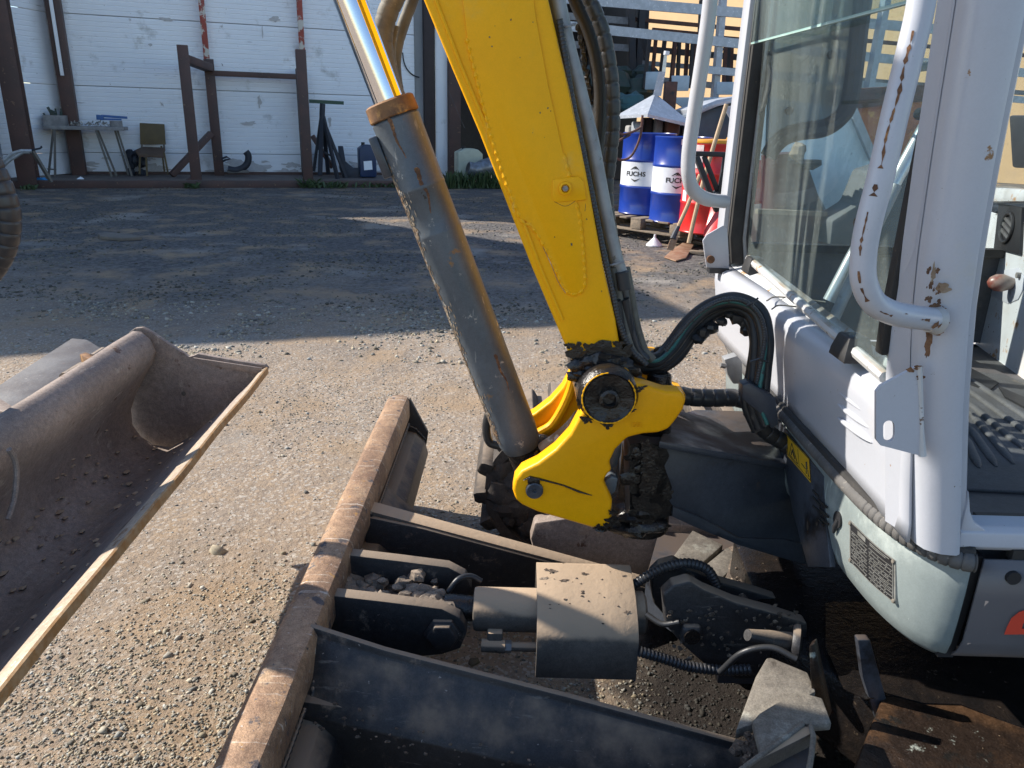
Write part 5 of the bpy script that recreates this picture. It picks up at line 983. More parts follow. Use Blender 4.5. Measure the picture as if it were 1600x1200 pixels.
# ---- brown steel rack frame standing on the deck
rk = thing('steel_rack', 'brown steel frame of upright posts and cross beams before the white wall', 'rack', S(uz(308, 290, .1)[0], .1, 0))
def rp_(nm, x, y, v, zt, zb=.0, w=.17): return vpost(nm, x, y, v, w, zt, 'brownpost', rk, .15, zb, flange=False)
zA = uz(285, 70, .05)[1]; zB = uz(324, 92, 1.1)[1]; zC = uz(470, 77, .05)[1]
rp_('upright', 296, 180, .05, zA); rp_('upright', 334, 180, 1.1, zB, .1); rp_('upright', 476, 180, .05, zC); rp_('upright', 474, 180, 1.1, zC-.25, .1)
def rbeam(nm, a, b, w=.1): return obj(nm, MB().beam(a, b, w, w*.8), 'brownpost', rk, bevel=.004)
uA, uB, uC, uD = (uz(x, 180, v)[0] for x, v in ((296, .05), (334, 1.1), (476, .05), (474, 1.1)))
zb1 = uz(400, 117, 1.1)[1]
rbeam('cross_beam', S(uA, .15, uz(297, 92, .15)[1]), S(uB, 1.12, uz(324, 106, 1.1)[1]), .16)
rbeam('cross_beam', S(uB, 1.15, zb1), S(uD, 1.15, zb1), .11)
rbeam('brace', SP(330, 208, 1.08), SP(268, 274, .75), .12); rbeam('brace', SP(488, 212, 1.1), SP(520, 262, 1.0), .10); rbeam('foot_plate', SP(290, 286, .0), SP(312, 272, .3), .08)
# ---- work table with clutter
M['grey_wood'] = pm('grey_table_edge', (.30, .29, .28), (.20, .19, .19), 8, rough=.7); M['tube_steel'] = pm('dull_tube_steel', (.17, .155, .135), (.12, .11, .10), 8, rough=.6)
TV = .75; tu0, tz = uz(68, 199, TV); tu1 = uz(194, 201, TV)[0]
tb = thing('work_table', 'cluttered trestle work table in the left corner of the shed', 'table', S((tu0+tu1)/2, TV, .12))
obj('table_top', MB().prism([S(tu0, TV-.05, tz-.03), S(tu1, TV-.05, tz-.03), S(tu1, TV+.55, tz-.03), S(tu0, TV+.55, tz-.03)], (0, 0, .06)), 'grey_wood', tb, bevel=.004)
for (x0, y0), (x1, y1), v in (((84, 206), (75, 272), TV), ((86, 206), (86, 276), TV-.1), ((150, 205), (176, 282), TV-.1), ((153, 205), (182, 272), TV+.1), ((184, 206), (206, 272), TV+.1), ((180, 206), (200, 268), TV+.3)):
    u, z = uz(x0, y0, v); u1 = uz(x1, y1, v)[0]; obj('leg', MB().beam(S(u, v, tz-.03), S(u1, v, .12), .045, .03), 'tube_steel', tb)
obj('leg_tie', MB().beam(SP(75, 264, TV), SP(87, 265, TV-.1), .03, .02), 'tube_steel', tb)
u0, z0_ = uz(66, 180, TV+.1); u1 = uz(100, 180, TV+.1)[0]
tbx = thing('tool_box', 'grey metal box of tools on the left end of the work table', 'tool box', S((u0+u1)/2, TV+.2, tz+.03))
mb = MB(); zt_ = uz(80, 180, TV+.1)[1]
for q in (([S(u0, TV+.1, tz+.03), S(u1, TV+.1, tz+.03), S(u1, TV+.12, tz+.03), S(u0, TV+.12, tz+.03)]), ([S(u0, TV+.4, tz+.03), S(u1, TV+.4, tz+.03), S(u1, TV+.42, tz+.03), S(u0, TV+.42, tz+.03)]), ([S(u0, TV+.12, tz+.03), S(u0+.02, TV+.12, tz+.03), S(u0+.02, TV+.4, tz+.03), S(u0, TV+.4, tz+.03)]), ([S(u1-.02, TV+.12, tz+.03), S(u1, TV+.12, tz+.03), S(u1, TV+.4, tz+.03), S(u1-.02, TV+.4, tz+.03)])): mb.prism(q, (0, 0, zt_-tz-.03))
obj('box_walls', mb, 'grey_wood', tbx)
M['darkgreen'] = pm('dark_green_metal', (.03, .055, .045), (.05, .06, .05), 12, rough=.6)
for i in range(9): 
    u = u0+.06+(u1-u0-.12)*i/8; obj('tool', MB().tube([S(u, TV+.25, tz+.08), S(u+random.uniform(-.1, .05), TV+.25, zt_+random.uniform(.0, .13))], random.uniform(.012, .026), 8), 'darkgreen', tbx)
sp_m = pm('shiny_scrap', (.5, .5, .48), (.2, .18, .16), 30, rough=.4, metal=.4)
sc_ = MB()
for i in range(60): a = S(random.uniform(uz(104, 195, TV)[0], uz(170, 195, TV)[0]), TV+random.uniform(0, .4), tz+.035+random.uniform(0, .05)); d = V((random.uniform(-.06, .06), random.uniform(-.05, .05), random.uniform(0, .05))); sc_.beam(a, a+d+V((.01, 0, .002)), .014, .010)
tag(obj('tool_clutter', sc_, sp_m), 'scattered wrenches and bits on the middle of the work table', 'tools', kind='stuff')
u0, z0_ = uz(152, 186, TV+.1)
jig = MB().beam(SP(151, 183, TV+.1), SP(162, 184, TV+.1), .10, .08).beam(SP(158, 181, TV+.1), SP(199, 184, TV+.15), .045, .04).beam(SP(160, 186, TV+.1), SP(190, 187, TV+.1), .02, .03)
tag(obj('saw_tool', jig, pm('blue_paint', (.02, .10, .36), (.03, .12, .30), 8, rough=.4), bevel=.004), 'blue hand tool lying on the right end of the work table', 'tool')
tag(obj('white_tin', MB().lathe(SP(182, 196, TV+.15), SP(182, 196, TV+.15)+V((0, 0, 1)), [(-.02, .10), (.07, .10), (.075, .095)], 20), 'grey_wood'), 'pale round tin under the blue tool on the work table', 'tin')
# ---- chair
M['olive'] = pm('olive_brown_seat', (.15, .105, .045), (.12, .085, .04), 6, rough=.7)
CV = 1.0
ch_ = thing('chair', 'old brown chair with square backrest standing against the white panels', 'chair', S(uz(240, 272, CV)[0], CV, .12))
obj('backrest', MB().prism([SP(218, 192, CV+.25), SP(257, 194, CV+.25), SP(259, 226, CV+.2), SP(219, 226, CV+.2)], SV_*.03), 'olive', ch_, bevel=.012)
obj('seat', MB().prism([SP(211, 234, CV-.15), SP(222, 229, CV+.2), SP(258, 230, CV+.2), SP(256, 243, CV-.15), SP(216, 241, CV-.18)], (0, 0, -.05)), pm('seat_pad', (.12, .075, .05), None, 9, rough=.8), ch_, bevel=.015)
for a, b, v in (((219, 238), (218, 272), CV-.1), ((228, 240), (230, 275), CV-.15), ((256, 238), (263, 273), CV-.1), ((252, 228), (257, 268), CV+.25)): obj('leg', MB().beam(SP(*a, v), SP(*b, v), .035, .03), 'olive', ch_)
obj('back_frame', MB().beam(SP(222, 224, CV+.22), SP(221, 236, CV+.2), .03, .02).beam(SP(256, 224, CV+.22), SP(257, 236, CV+.2), .03, .02), 'tube_steel', ch_)
# ---- tripod stand, duct piece, containers
M['navy'] = pm('dark_navy_steel', (.028, .032, .045), (.022, .025, .035), 9, rough=.6)
TPV = .45; tpc = SP(512, 280, TPV); apx = SP(503, 188, TPV)
tp_ = thing('tripod_stand', 'dark tripod work stand with a green top bar beside the rack', 'stand', V((tpc.x, tpc.y, .12)))
for (x0, y0), (x1, y1), v in (((502, 180), (490, 268), .45), ((503, 182), (500, 274), .2), ((504, 182), (513, 272), .7), ((505, 182), (528, 282), .3), ((506, 190), (541, 278), .5)): obj('leg', MB().beam(SP(x0, y0, TPV), SP(x1, y1, v), .07, .05), 'navy', tp_)
obj('stem', MB().cyl(SP(503, 190, TPV), SP(504, 162, TPV), .05, 12), 'navy', tp_)
obj('top_bar', MB().beam(SP(483, 158, TPV), SP(537, 161, TPV), .035, .06), pm('green_bar', (.03, .08, .05), None, 9), tp_)
obj('leg_brace', MB().beam(SP(496, 232, .45), SP(522, 246, .4), .03, .03), 'navy', tp_)
tag(obj('curved_scoop', MB().loft([[SP(x, y, v) for x, y, v in ((528, 228, .7), (536, 228, .7), (540, 252, .65), (552, 262, .6), (568, 262, .6), (568, 278, .6), (536, 280, .6), (530, 262, .65))], [SP(x, y, v+.35) for x, y, v in ((528, 228, .7), (536, 228, .7), (540, 252, .65), (552, 262, .6), (568, 262, .6), (568, 278, .6), (536, 280, .6), (530, 262, .65))]]), 'navy', bevel=.01), 'dark curved steel scoop between the tripod stand and blue canister', 'scoop')
def canister(name, label, x0, y0, x1, y1, v, mat, dep=.28, cat='canister', lab=None):
    t = thing(name, label, cat, SP((x0+x1)/2, y1, v)); u0, zt_ = uz(x0, y0, v); u1, zb_ = uz(x1, y1, v)
    w = u1-u0; prof = [(u0+.02, zb_), (u1-.02, zb_), (u1, zb_+.03), (u1, zt_-.10), (u1-w*.18, zt_-.02), (u1-w*.35, zt_), (u0+w*.3, zt_), (u0, zt_-.07), (u0, zb_+.03)]
    obj('body', MB().prism([S(a, v, b) for a, b in prof], SV_*dep), mat, t, bevel=.02, segs=3); obj('cap', MB().cyl(S(u0+w*.3, v+dep/2, zt_-.02), S(u0+w*.3, v+dep/2, zt_+.04), .035, 14), 'black', t)
    if lab: obj('paper_label', MB().prism([SP(x, y, v-.004) for x, y in lab], SV_*-.002), 'panel', t)
    return t
canister('canister', 'dark blue plastic canister with a white label on the shed deck', 561, 226, 589, 277, .55, pm('blue_plastic', (.015, .035, .10), (.02, .04, .09), 6, rough=.4), lab=((568, 252), (581, 251), (582, 265), (569, 266)))
canister('canister', 'large pale yellow plastic canister standing in the weeds by the doorway', 716, 232, 754, 291, .3, pm('pale_plastic', (.52, .54, .42), (.46, .47, .36), 6, rough=.4), .3)
p0 = SP(731, 263, -.05)
dr = thing('exhaust_duct', 'crumpled grey metal duct lying against the pale canister', 'duct', p0)
obj('duct_body', MB().tube([p0, SP(741, 266, -.05), SP(756, 263, -.02), SP(775, 256, .05)], [.13, .14, .17, .16], 20), pm('dull_zinc', (.30, .33, .37), (.18, .18, .19), 9, rough=.4, metal=.5), dr, rough=.02, rs=8); obj('duct_mouth', MB().cyl(p0+(p0-SP(741, 266, -.05)).normalized()*.006, p0, .112, 20), 'black', dr)
E1 = [(384, 237), (388, 243), (387, 254), (380, 262), (368, 266), (356, 264)]
tag(obj('duct_elbow', MB().tube(cr([SP(x, y, .9) for x, y in E1], 4), [.06]*21, 12), 'navy'), 'small dark curved pipe elbow lying on the deck under the rack', 'pipe')
tag(obj('scrap_plate', MB().prism([SP(x, y, .85) for x, y in ((354, 266), (388, 266), (390, 270), (356, 271))], SV_*.2), 'tube_steel', bevel=.01), 'flat steel scrap under the curved pipe elbow', 'scrap')
tag(obj('scrap_cutting', MB().tube([SP(x, y, .9) for x, y in ((346, 248), (354, 245), (360, 248), (352, 250), (348, 252))], .02, 6), 'navy'), 'bent black offcut beside the rear rack post', 'scrap')
def paper(name, label, pts, v, mat, cat):
    ps = [SP(x, y, v) for x, y in pts]; base = ps[:-1]; top = ps[-1]; mb = MB(); b2 = [p+SV_*.15 for p in base]; allb = base+b2[::-1]; mb.add(allb+[top+SV_*.05], [tuple(range(len(allb)))[::-1]]+[(i, (i+1) % len(allb), len(allb)) for i in range(len(allb))]); return tag(obj(name, mb, mat), label, cat)
paper('crumpled_paper', 'crumpled white paper on the deck under the work table', ((113, 284), (123, 285), (134, 283), (125, 276)), .2, 'panel', 'paper')
lm = MB(); 
for i, (x, y, r) in enumerate(((60, 284, .07), (68, 281, .06), (63, 281, .06))): lump(lm, SP(x, y, .1), r, i, (1.3, 1, .6), am=.6)
tag(obj('blue_rag', lm, pm('sky_blue_cloth', (.04, .28, .62), None, 9)), 'bright blue rag by the foot of the left shed post', 'rag')
for i, (x, y) in enumerate(((230, 262), (208, 258), (215, 266))):
    pass
dk = MB()
for i in range(16): lump(dk, SP(random.uniform(202, 226), random.uniform(240, 272), 1.1), random.uniform(.04, .08), i, (1, 1, 1.2), 6, 8, am=.5)
tag(obj('scrap_heap', dk, 'navy'), 'small heap of dark scrap between the work table and chair', 'scrap heap', kind='stuff')
ts = thing('tubular_stand', 'bent bright steel tube stand with a sloping leg before the left post', 'stand', V((*SP(48, 282, -.6).xy, 0)))
for P_, r in (([(0, 256), (20, 240), (34, 236), (50, 236)], .030), ([(0, 264), (16, 250), (36, 238), (46, 238)], .024)): obj('tube', MB().tube([SP(x, y, -.6) for x, y in P_], r, 10), 'strut', ts)
obj('top_hook', MB().tube([SP(x, y, -.6) for x, y in ((36, 237), (52, 234), (62, 232), (65, 230), (64, 228))], .014, 8), 'navy', ts); obj('leg', MB().beam(SP(51, 236, -.6), SP(80, 284, -.4), .05, .04), 'tube_steel', ts)
# plank on the ground
tag(obj('plank', MB().prism([AZ(x, y, .005) for x, y in ((153, 369), (165, 367), (205, 370), (222, 375), (190, 377), (158, 374))], (0, 0, .03)), pm('weathered_wood', (.13, .11, .09), (.18, .15, .12), 8, rough=.8), bevel=.004), 'weathered plank offcut lying on the dark gravel', 'plank')
# weeds
wd = MB(); 
def tuft(x, y, v, n, h, sp):
    for i in range(n):
        b = SP(x+random.uniform(-sp, sp), y, v+random.uniform(-.15, .15)); b.z = 0; d = V((random.uniform(-1, 1), random.uniform(-1, 1), 0))*.07; hh = h*random.uniform(.4, 1.1); w = V((random.uniform(-1, 1), random.uniform(-1, 1), .2)).normalized()*.012
        c = b+d+V((0, 0, hh*.7)); e = b+d*2+V((0, 0, hh)); wd.add([b-w, b+w, c+w*1.6, c-w*1.6, e], [(0, 1, 2, 3), (3, 2, 4)])
for x, y, v, n, h, sp in ((484, 290, -.15, 90, .16, 16), (520, 292, -.2, 60, .12, 22), (745, 300, -.35, 420, .30, 48), (790, 305, -.4, 200, .25, 22), (300, 290, -.15, 40, .1, 12), (610, 290, -.15, 80, .10, 60), (46, 296, -.3, 25, .08, 12)): tuft(x, y, v, n, h, sp)
gl_ = pm('weed_green', (.045, .085, .028), (.07, .10, .04), 20, rough=.6); tag(obj('weeds', wd, gl_), 'low green weeds growing along the shed sill and doorway', 'weeds', kind='stuff')
# ================================================================== yard stores on the right
M['zinc'] = pm('galvanised_steel', (.44, .47, .52), (.36, .39, .43), 12, rough=.45, metal=.3, bump=((60, .0006),), spots=(((.62, .64, .67), 22, .6, .08),))
M['rustp'] = pm('rusty_profile', (.15, .065, .045), (.09, .045, .035), 7, rough=.8, spots=(((.04, .035, .035), 4, .58, .08),))
M['darkp'] = pm('dark_profile', (.035, .036, .040), (.05, .04, .038), 5, rough=.7)
M['pallet'] = pm('grey_pallet_wood', (.24, .185, .13), (.16, .13, .10), 7, rough=.85, bump=((60, .002),), stretch=(1, 6, 6))
def drum(label, c, col, band, h=.88, r=.292, rot=0, text=True, top=None):
    t = thing('oil_drum', label, 'drum', c, 'oil drums on the pallets'); mb = MB()
    pr = [(0, r-.006), (.004, r), (.015, r+.006), (.026, r)]
    for k in (.300, .590): pr += [(k-.018, r), (k-.010, r+.007), (k+.010, r+.007), (k+.018, r)]
    pr += [(h-.026, r), (h-.014, r+.006), (h-.003, r+.004), (h, r-.004), (h-.012, r-.010), (h-.016, .01)]
    o = obj('body', MB().lathe(c, c+V((0, 0, 1)), pr, 56), col, t, smooth=50)
    if band: 
        o2 = obj('band', MB().loft([[c+V((math.cos(a)*q, math.sin(a)*q, z)) for a in [2*PI*i/56 for i in range(56)]] for q, z in ((r+.0015, .318), (r+.0015, .572))], caps=False), band, t, smooth=50)
    if text:
        md = MB(); tv, tf = text_mesh('FUCHS', .068, 0, .002)
        def wrap(x, y, dr=.0035): a = -PI/2+rot+x/r; return c+V((math.cos(a)*(r+dr), math.sin(a)*(r+dr), .445+y))
        md.add([wrap(v.x*1.15, v.y) for v in tv], tf)
        def strokes(pts): 
            for i in range(len(pts)-1):
                (x0, y0, w0), (x1, y1, w1) = pts[i], pts[i+1]; k = .8; md.add([wrap(x0*k, (y0-w0)*k), wrap(x1*k, (y1-w1)*k), wrap(x1*k, (y1+w1)*k), wrap(x0*k, (y0+w0)*k)], [(0, 1, 2, 3)])
        strokes([(-.075, .055, .002), (-.04, .075, .009), (-.01, .092, .010), (.01, .092, .012), (.03, .075, .010), (.055, .055, .003)]); strokes([(-.02, .065, .003), (.0, .078, .008), (.02, .066, .003)])
        strokes([(-.06, -.062, .002), (-.03, -.078, .008), (.0, -.092, .012), (.03, -.080, .008), (.08, -.055, .002)])
        obj('lettering', md, 'ink', t)
    return t
blue = pm('blue_drum_paint', (.012, .045, .30), (.010, .035, .24), 4, rough=.28, coat=.3); wb = pm('white_band', (.70, .72, .76), (.62, .64, .68), 5, rough=.35); red = pm('red_drum_paint', (.62, .022, .018), (.50, .02, .018), 5, rough=.28, coat=.3)
d1 = AY(1006, 333, 8.95); d2 = AY(1056, 346, 8.42); d3 = AY(1103, 366, 7.75)
drum('left of the two blue and white lettered drums on a pallet', d1, blue, wb, rot=-.62, text=True)
drum('right one of the blue and white lettered drums, next to the red drums', d2, blue, wb, rot=-.30)
d3 = V((2.02, 8.0, d3.z)); d3 = AY(1104, 362, 8.0)
rd = drum('red drum behind the shovels with a torn white label', d3, red, None, text=False)
mb = MB(); r_ = .296
for a0, a1, z0q, z1q in ((2.95, 3.25, .60, .80), (3.3, 3.55, .30, .42)): mb.loft([[d3+V((math.cos(a0+(a1-a0)*i/6)*r_, -abs(math.sin(a0+(a1-a0)*i/6))*r_*0-math.sin(PI-(a0+(a1-a0)*i/6))*r_*0+math.sin(a0+(a1-a0)*i/6)*r_, z)) for i in range(7)] for z in (z0q, z1q)], closed=False, caps=False)
obj('torn_label', mb, wb, rd)
obj('yellow_lid', MB().lathe(d3+V((0, 0, .878)), d3+V((0, 0, 2)), [(0, .29), (0, .302), (.012, .305), (.03, .30), (.034, .28)], 40), pm('yellow_lid', (.75, .33, .02), None, 5, rough=.4), rd)
d4 = d3+V((.52, .42, .02)); dd = drum('red drum behind the first red one, half hidden by the cab', d4, red, None, text=False)
obj('yellow_lid', MB().lathe(d4+V((0, 0, .878)), d4+V((0, 0, 2)), [(0, .29), (0, .302), (.012, .305), (.03, .30), (.034, .28)], 40), bpy.data.materials['yellow_lid'], dd)
d5 = d1+V((-.62, .55, 0)); drum('blue drum half hidden behind the boom hoses', d5, blue, None, text=False)
def drum_patch(par, c, x0, x1, z0, z1, mat, nm): obj(nm, MB().loft([[c+V((math.sin(a)*.2955, -math.cos(a)*.2955, z)) for a in np.linspace(x0, x1, 7)] for z in (z0, z1)], closed=False, caps=False), mat, par)
DR = [o for o in C.objects if o.name.startswith('oil_drum')]
drum_patch(DR[0], d1, .30, .62, .655, .855, 'zinc', 'paper_label'); drum_patch(DR[1], d2, -.26, -.12, .80, .855, wb, 'paper_label'); drum_patch(rd, d3, -1.15, -.62, .64, .86, pm('pink_label', (.62, .42, .42), (.70, .62, .60), 20, rough=.6), 'faded_label')
# leaflet stickers
for (x, y), Y_ in (((1046, 219), 8.11),): 
    pass
def pallet(label, c, rz):
    t = thing('pallet', label, 'pallet', c, 'wooden pallets under the drums'); rot = Matrix.Rotation(rz, 3, 'Z')
    def b(nm, x, y, z, d): obj(nm, MB().box(c+rot@V((x, y, z)), d, rot), 'pallet', t, bevel=.003)
    for i in range(7): b('top_board', -.55+i*.183, 0, .133, (.10+.04*(i % 2), .8, .02))
    for y in (-.35, 0, .35):
        b('bottom_board', 0, y, .012, (1.2, .1, .02))
        for x in (-.53, 0, .53): b('block', x, y, .075, (.14, .1, .096))
    return t
pz = d1.z-.145
pallet('grey pallet carrying the two blue and white drums', V((1.60, 8.72, pz)), R(-48)); pallet('grey pallet carrying the red drums', V((2.45, 8.15, d3.z-.145)), R(-48))
pallet('grey pallet carrying the half hidden blue drum', V((1.02, 9.55, pz)), R(-48))
# funnel, shovels
fc = AZ(1022, 384, .0)
tag(obj('white_funnel', MB().lathe(fc, fc+V((0, 0, 1)), [(0, .085), (.012, .085), (.075, .025), (.085, .014), (.12, .010)], 24), pm('white_plastic', (.75, .75, .76), None, 4, rough=.4)), 'white plastic funnel upside down on the gravel by the pallet', 'funnel')
def shovel(label, hx, cat='shovel', blade=None, sock=None):
    t = thing('shovel', label, 'shovel', blade[0]); obj('handle', MB().tube(hx, .019, 10), pm('ash_handle', (.42, .29, .17), (.34, .23, .14), 20, rough=.6), t)
    if sock: obj('socket', MB().tube(sock, [.020, .024, .03], 10), 'navy', t)
    obj('blade', MB().prism(blade, V((0, .0, -.012))), pm('rusty_blade', (.26, .14, .08), (.36, .24, .16), 12, rough=.6, metal=.2), t, bevel=.003); return t
bz = lambda x, y, z: AZ(x, y, z)
shovel('long wooden handled shovel with a tan blade leaning toward the drums', [AY(1135, 163, 7.1), AY(1116, 225, 7.05), AY(1101, 275, 7.0), AY(1085, 340, 6.95), AY(1076, 380, 6.9)], blade=[bz(1074, 374, .06), bz(1084, 382, .04), bz(1072, 402, .01), bz(1056, 407, .005), bz(1038, 401, .005), bz(1050, 390, .03)])
shovel('shorter pale handled shovel with a dark socket, crossing the other one', [AY(1094, 273, 7.25), AY(1073, 325, 7.2), AY(1058, 358, 7.15)], blade=[AY(1055, 366, 7.1), AY(1060, 370, 7.1), AY(1052, 390, 7.05), AY(1042, 388, 7.05), AY(1047, 374, 7.1)], sock=[AY(1060, 354, 7.15), AY(1055, 364, 7.13), AY(1051, 374, 7.1)])
for a, b in (((1078, 393), (1112, 396)), ((1082, 378), (1120, 384))): tag(obj('timber_offcut', MB().beam(AZ(*a, .02), AZ(*b, .02), .06, .03), 'pallet', bevel=.003), 'short timber offcut on the gravel by the shovel blade' if a[0] == 1078 else 'timber offcut lying against the red drum pallet', 'timber')
# black plastic crate with cross struts
ck = thing('black_crate', 'black plastic frame with crossing struts in front of the red drum', 'crate', AY(1115, 352, 6.6))
for a, b, w in (((1086, 240), (1150, 242), .05), ((1088, 244), (1120, 330), .075), ((1120, 330), (1134, 244), .05), ((1116, 300), (1150, 352), .14), ((1100, 244), (1122, 300), .02)): obj('strut', MB().beam(AY(*a, 6.6), AY(*b, 6.6), w, .04), 'black', ck, bevel=.004)
tag(obj('red_tarpaulin', MB().loft([[AY(1112, 316, 7.3), AY(1124, 318, 7.2), AY(1128, 366, 7.0), AY(1098, 370, 7.1)], [p+V((.1, .3, 0)) for p in (AY(1112, 316, 7.3), AY(1124, 318, 7.2), AY(1128, 366, 7.0), AY(1098, 370, 7.1))]]), red, bevel=.01), 'bright red plastic wedge between the crate and red drum', 'wedge')
# hood with mast
HY = 9.9
ap = AY(1024, 146, HY+.25); hc = [AY(962, 181, HY+.1), AY(1012, 178, HY-.45), AY(1084, 195, HY-.1), AY(1045, 172, HY+.9), AY(985, 168, HY+.8)]
hd = thing('metal_hood', 'grey sheet metal hood like a small roof above the blue drums', 'hood', V((ap.x, ap.y, 0)))
mb = MB(); n = len(hc); lo = [p+V((0, 0, -.035)) for p in hc]
mb.add(hc+[ap]+lo, [(i, (i+1) % n, n) for i in range(n)]+[(i, n+1+i, n+1+(i+1) % n, (i+1) % n) for i in range(n)]+[tuple(n+1+i for i in range(n))])
obj('sheet_roof', mb, 'zinc', hd, smooth=10)
mb = MB(); a = AY(1023, 150, HY+.2); 
obj('mast_foot', MB().loft([[AY(x, y, HY+d) for x, y, d in q] for q in ([(1020, 150, .2), (1033, 150, .2), (1033, 150, .3), (1020, 150, .3)], [(1029, 112, .2), (1040, 112, .2), (1040, 112, .28), (1029, 112, .28)])]), 'zinc', hd)
obj('mast', MB().loft([[AY(x, y, HY+d) for x, y, d in q] for q in ([(1034, 112, .2), (1040, 112, .2), (1040, 112, .25), (1034, 112, .25)], [(1038, 82, .2), (1043, 82, .2), (1043, 82, .25), (1038, 82, .25)])]), 'strut', hd)
obj('mast_cap', MB().cyl(AY(1041, 86, HY+.2), AY(1042, 80, HY+.2), .035, 12), wb, hd)
mch = thing('waste_oil_unit', 'cluttered rusty machinery standing under the metal hood', 'machine', AY(1020, 230, HY+.3))
for i, (x0, y0, x1, y1, d, mt_) in enumerate(((990, 190, 1006, 215, .2, 'zinc'), (1004, 184, 1022, 212, .35, 'darkp'), (1022, 186, 1038, 213, .25, 'grey_wood'), (1040, 188, 1064, 212, .15, 'rustp'), (1064, 196, 1084, 214, .3, 'darkp'), (972, 196, 992, 330, .5, 'grey_wood'))):
    a = AY(x0, y1, HY+d); b = AY(x1, y0, HY+d); obj(('steel_box', 'dark_tank', 'grey_cover', 'rusty_tank', 'dark_motor', 'side_cabinet')[i], MB().box((a+b)/2+V((0, .15, 0)), (abs(b.x-a.x), .3, abs(b.z-a.z))), mt_, mch, bevel=.03, segs=3)
for P_ in ([(1004, 180), (1000, 215), (985, 245), (965, 248), (962, 225), (985, 210)], [(962, 202), (975, 210), (1000, 200), (1004, 190)]): obj('drum_hose', MB().tube(cr([AY(x, y, 8.6) for x, y in P_]), .013, 8), 'rustp', mch)
# grey container with lid
gc = thing('grey_skip', 'dark grey skip with a raised pale lid edge behind the drums', 'skip', AY(1110, 215, 10.8))
obj('body', MB().prism([AY(x, y, 10.8) for x, y in ((1070, 182), (1160, 156), (1168, 215), (1070, 222))], (0, 1.2, 0)), pm('slate_paint', (.12, .15, .19), (.10, .12, .15), 5, rough=.5), gc, bevel=.02)
obj('lid', MB().prism([AY(x, y, 10.6) for x, y in ((1085, 170), (1120, 156), (1165, 148), (1168, 155), (1122, 166), (1088, 180))], (0, 1.4, 0)), 'zinc', gc, bevel=.01)
obj('end_flap', MB().prism([AY(x, y, 10.5) for x, y in ((1132, 168), (1165, 160), (1168, 200), (1146, 196))], (0, .05, 0)), 'zinc', gc)
for i, q in enumerate(([(1042, 152), (1180, 152), (1180, 170), (1070, 170)], [(1050, 118), (1078, 118), (1076, 142), (1050, 142)], [(1120, 128), (1156, 128), (1156, 148), (1120, 148)], [(1010, 112), (1030, 112), (1028, 140), (1008, 140)])):
    tag(obj('pale_sheet', MB().prism([AY(x, y, 13.2+i*.4) for x, y in q], (0, .06, 0)), pm('pale_blue_sheet', (.44, .52, .58), (.38, .45, .50), 6, rough=.5) if i == 0 else bpy.data.materials['pale_blue_sheet'], bevel=.01), ('long pale blue sheet lying behind the hood', 'square pale blue sheet leaning among rusty profiles', 'small pale sheet right of the fence post', 'narrow pale sheet left of the rusty profiles')[i], 'sheet')
tag(obj('rust_block', MB().box(AY(1046, 155, 12.5), (.18, .18, .5)), 'rustp', bevel=.01), 'small red brown upright block behind the metal hood', 'block')
# galvanised fence
fn = thing('galvanised_fence', 'high galvanised rail fence of flat bars across the back of the yard', 'fence', AY(1126, 160, 14)*1)
def rail_(x0, y0, x1, y1, Y0, Y1, w, mat='zinc', nm='rail', par=None): return obj(nm, MB().beam(AY(x0, y0, Y0), AY(x1, y1, Y1), .05, w), mat, par or fn)
rail_(870, -4, 1660, 62, 14, 15.6, .16); rail_(870, 39, 1660, 120, 14, 15.6, .15); rail_(1085, 107, 1660, 162, 14.3, 15.6, .12)
for xa, ya, xb, yb in ((1131, -20, 1116, 156), (1386, -10, 1352, 165), (1605, -10, 1560, 165)): obj('fence_post', MB().beam(AY(xa, ya, 14.6), AY(xb, yb, 14.6), .22, .1), 'zinc', fn)
# ochre wall and its dark racking
M['ochre'] = pm('ochre_render', (.66, .45, .235), (.60, .40, .21), .6, rough=.8, bump=((8, .004),), spots=(((.52, .37, .22), 1.4, .60, .2),))
ow = thing('ochre_building', 'long ochre rendered building behind the galvanised fence', 'building', V((6, 24, 0)))
a = V((.6, 31, 0)); b = V((16.5, 17.5, 0)); d = (b-a).normalized()
obj('wall', MB().prism([a, b, b+V((-.1, .3, 0)), a+V((-.1, .3, 0))], (0, 0, 6.5)), 'ochre', ow)
obj('roof', MB().prism([a+V((-.3, -.3, 6.5)), b+V((-.3, -.3, 6.5)), b+V((5, 7, 6.5)), a+V((5, 7, 6.5))], (0, 0, .3)), 'roofing', ow)
rk2 = thing('dark_racking', 'dark storage racking in front of the ochre wall, left part', 'racking', AY(985, 150, 17))
for x0, y0, x1, y1, w in ((985, 0, 988, 150, .42), (1004, 3, 994, 150, .25), (942, 28, 928, 150, .2), (915, 40, 905, 150, .2)): obj('upright', MB().beam(AY(x0, y0, 17), AY(x1, y1, 17), w, .12), 'darkp', rk2)
for x0, y0, x1, y1 in ((870, 24, 990, 34), (870, 68, 990, 76)): obj('shelf_rail', MB().beam(AY(x0, y0, 17), AY(x1, y1, 17), .1, .13), 'grey_wood', rk2)
for x0, y0, x1, y1, w_ in ((990, 30, 1660, 92, .07), (1000, 98, 1660, 150, .09), (1000, 122, 1180, 140, .12)): obj('far_rail', MB().beam(AY(x0, y0, 17.2), AY(x1, y1, 17.6), .08, w_), 'rustp' if w_ < .08 else 'grey_wood', rk2)
for x0, x1 in ((1012, 1004), (1096, 1088), (1166, 1154), (1300, 1284), (1440, 1420)): obj('far_upright', MB().beam(AY(x0, 0, 17.5), AY(x1, 160, 17.5), .10, .08), 'darkp', rk2)
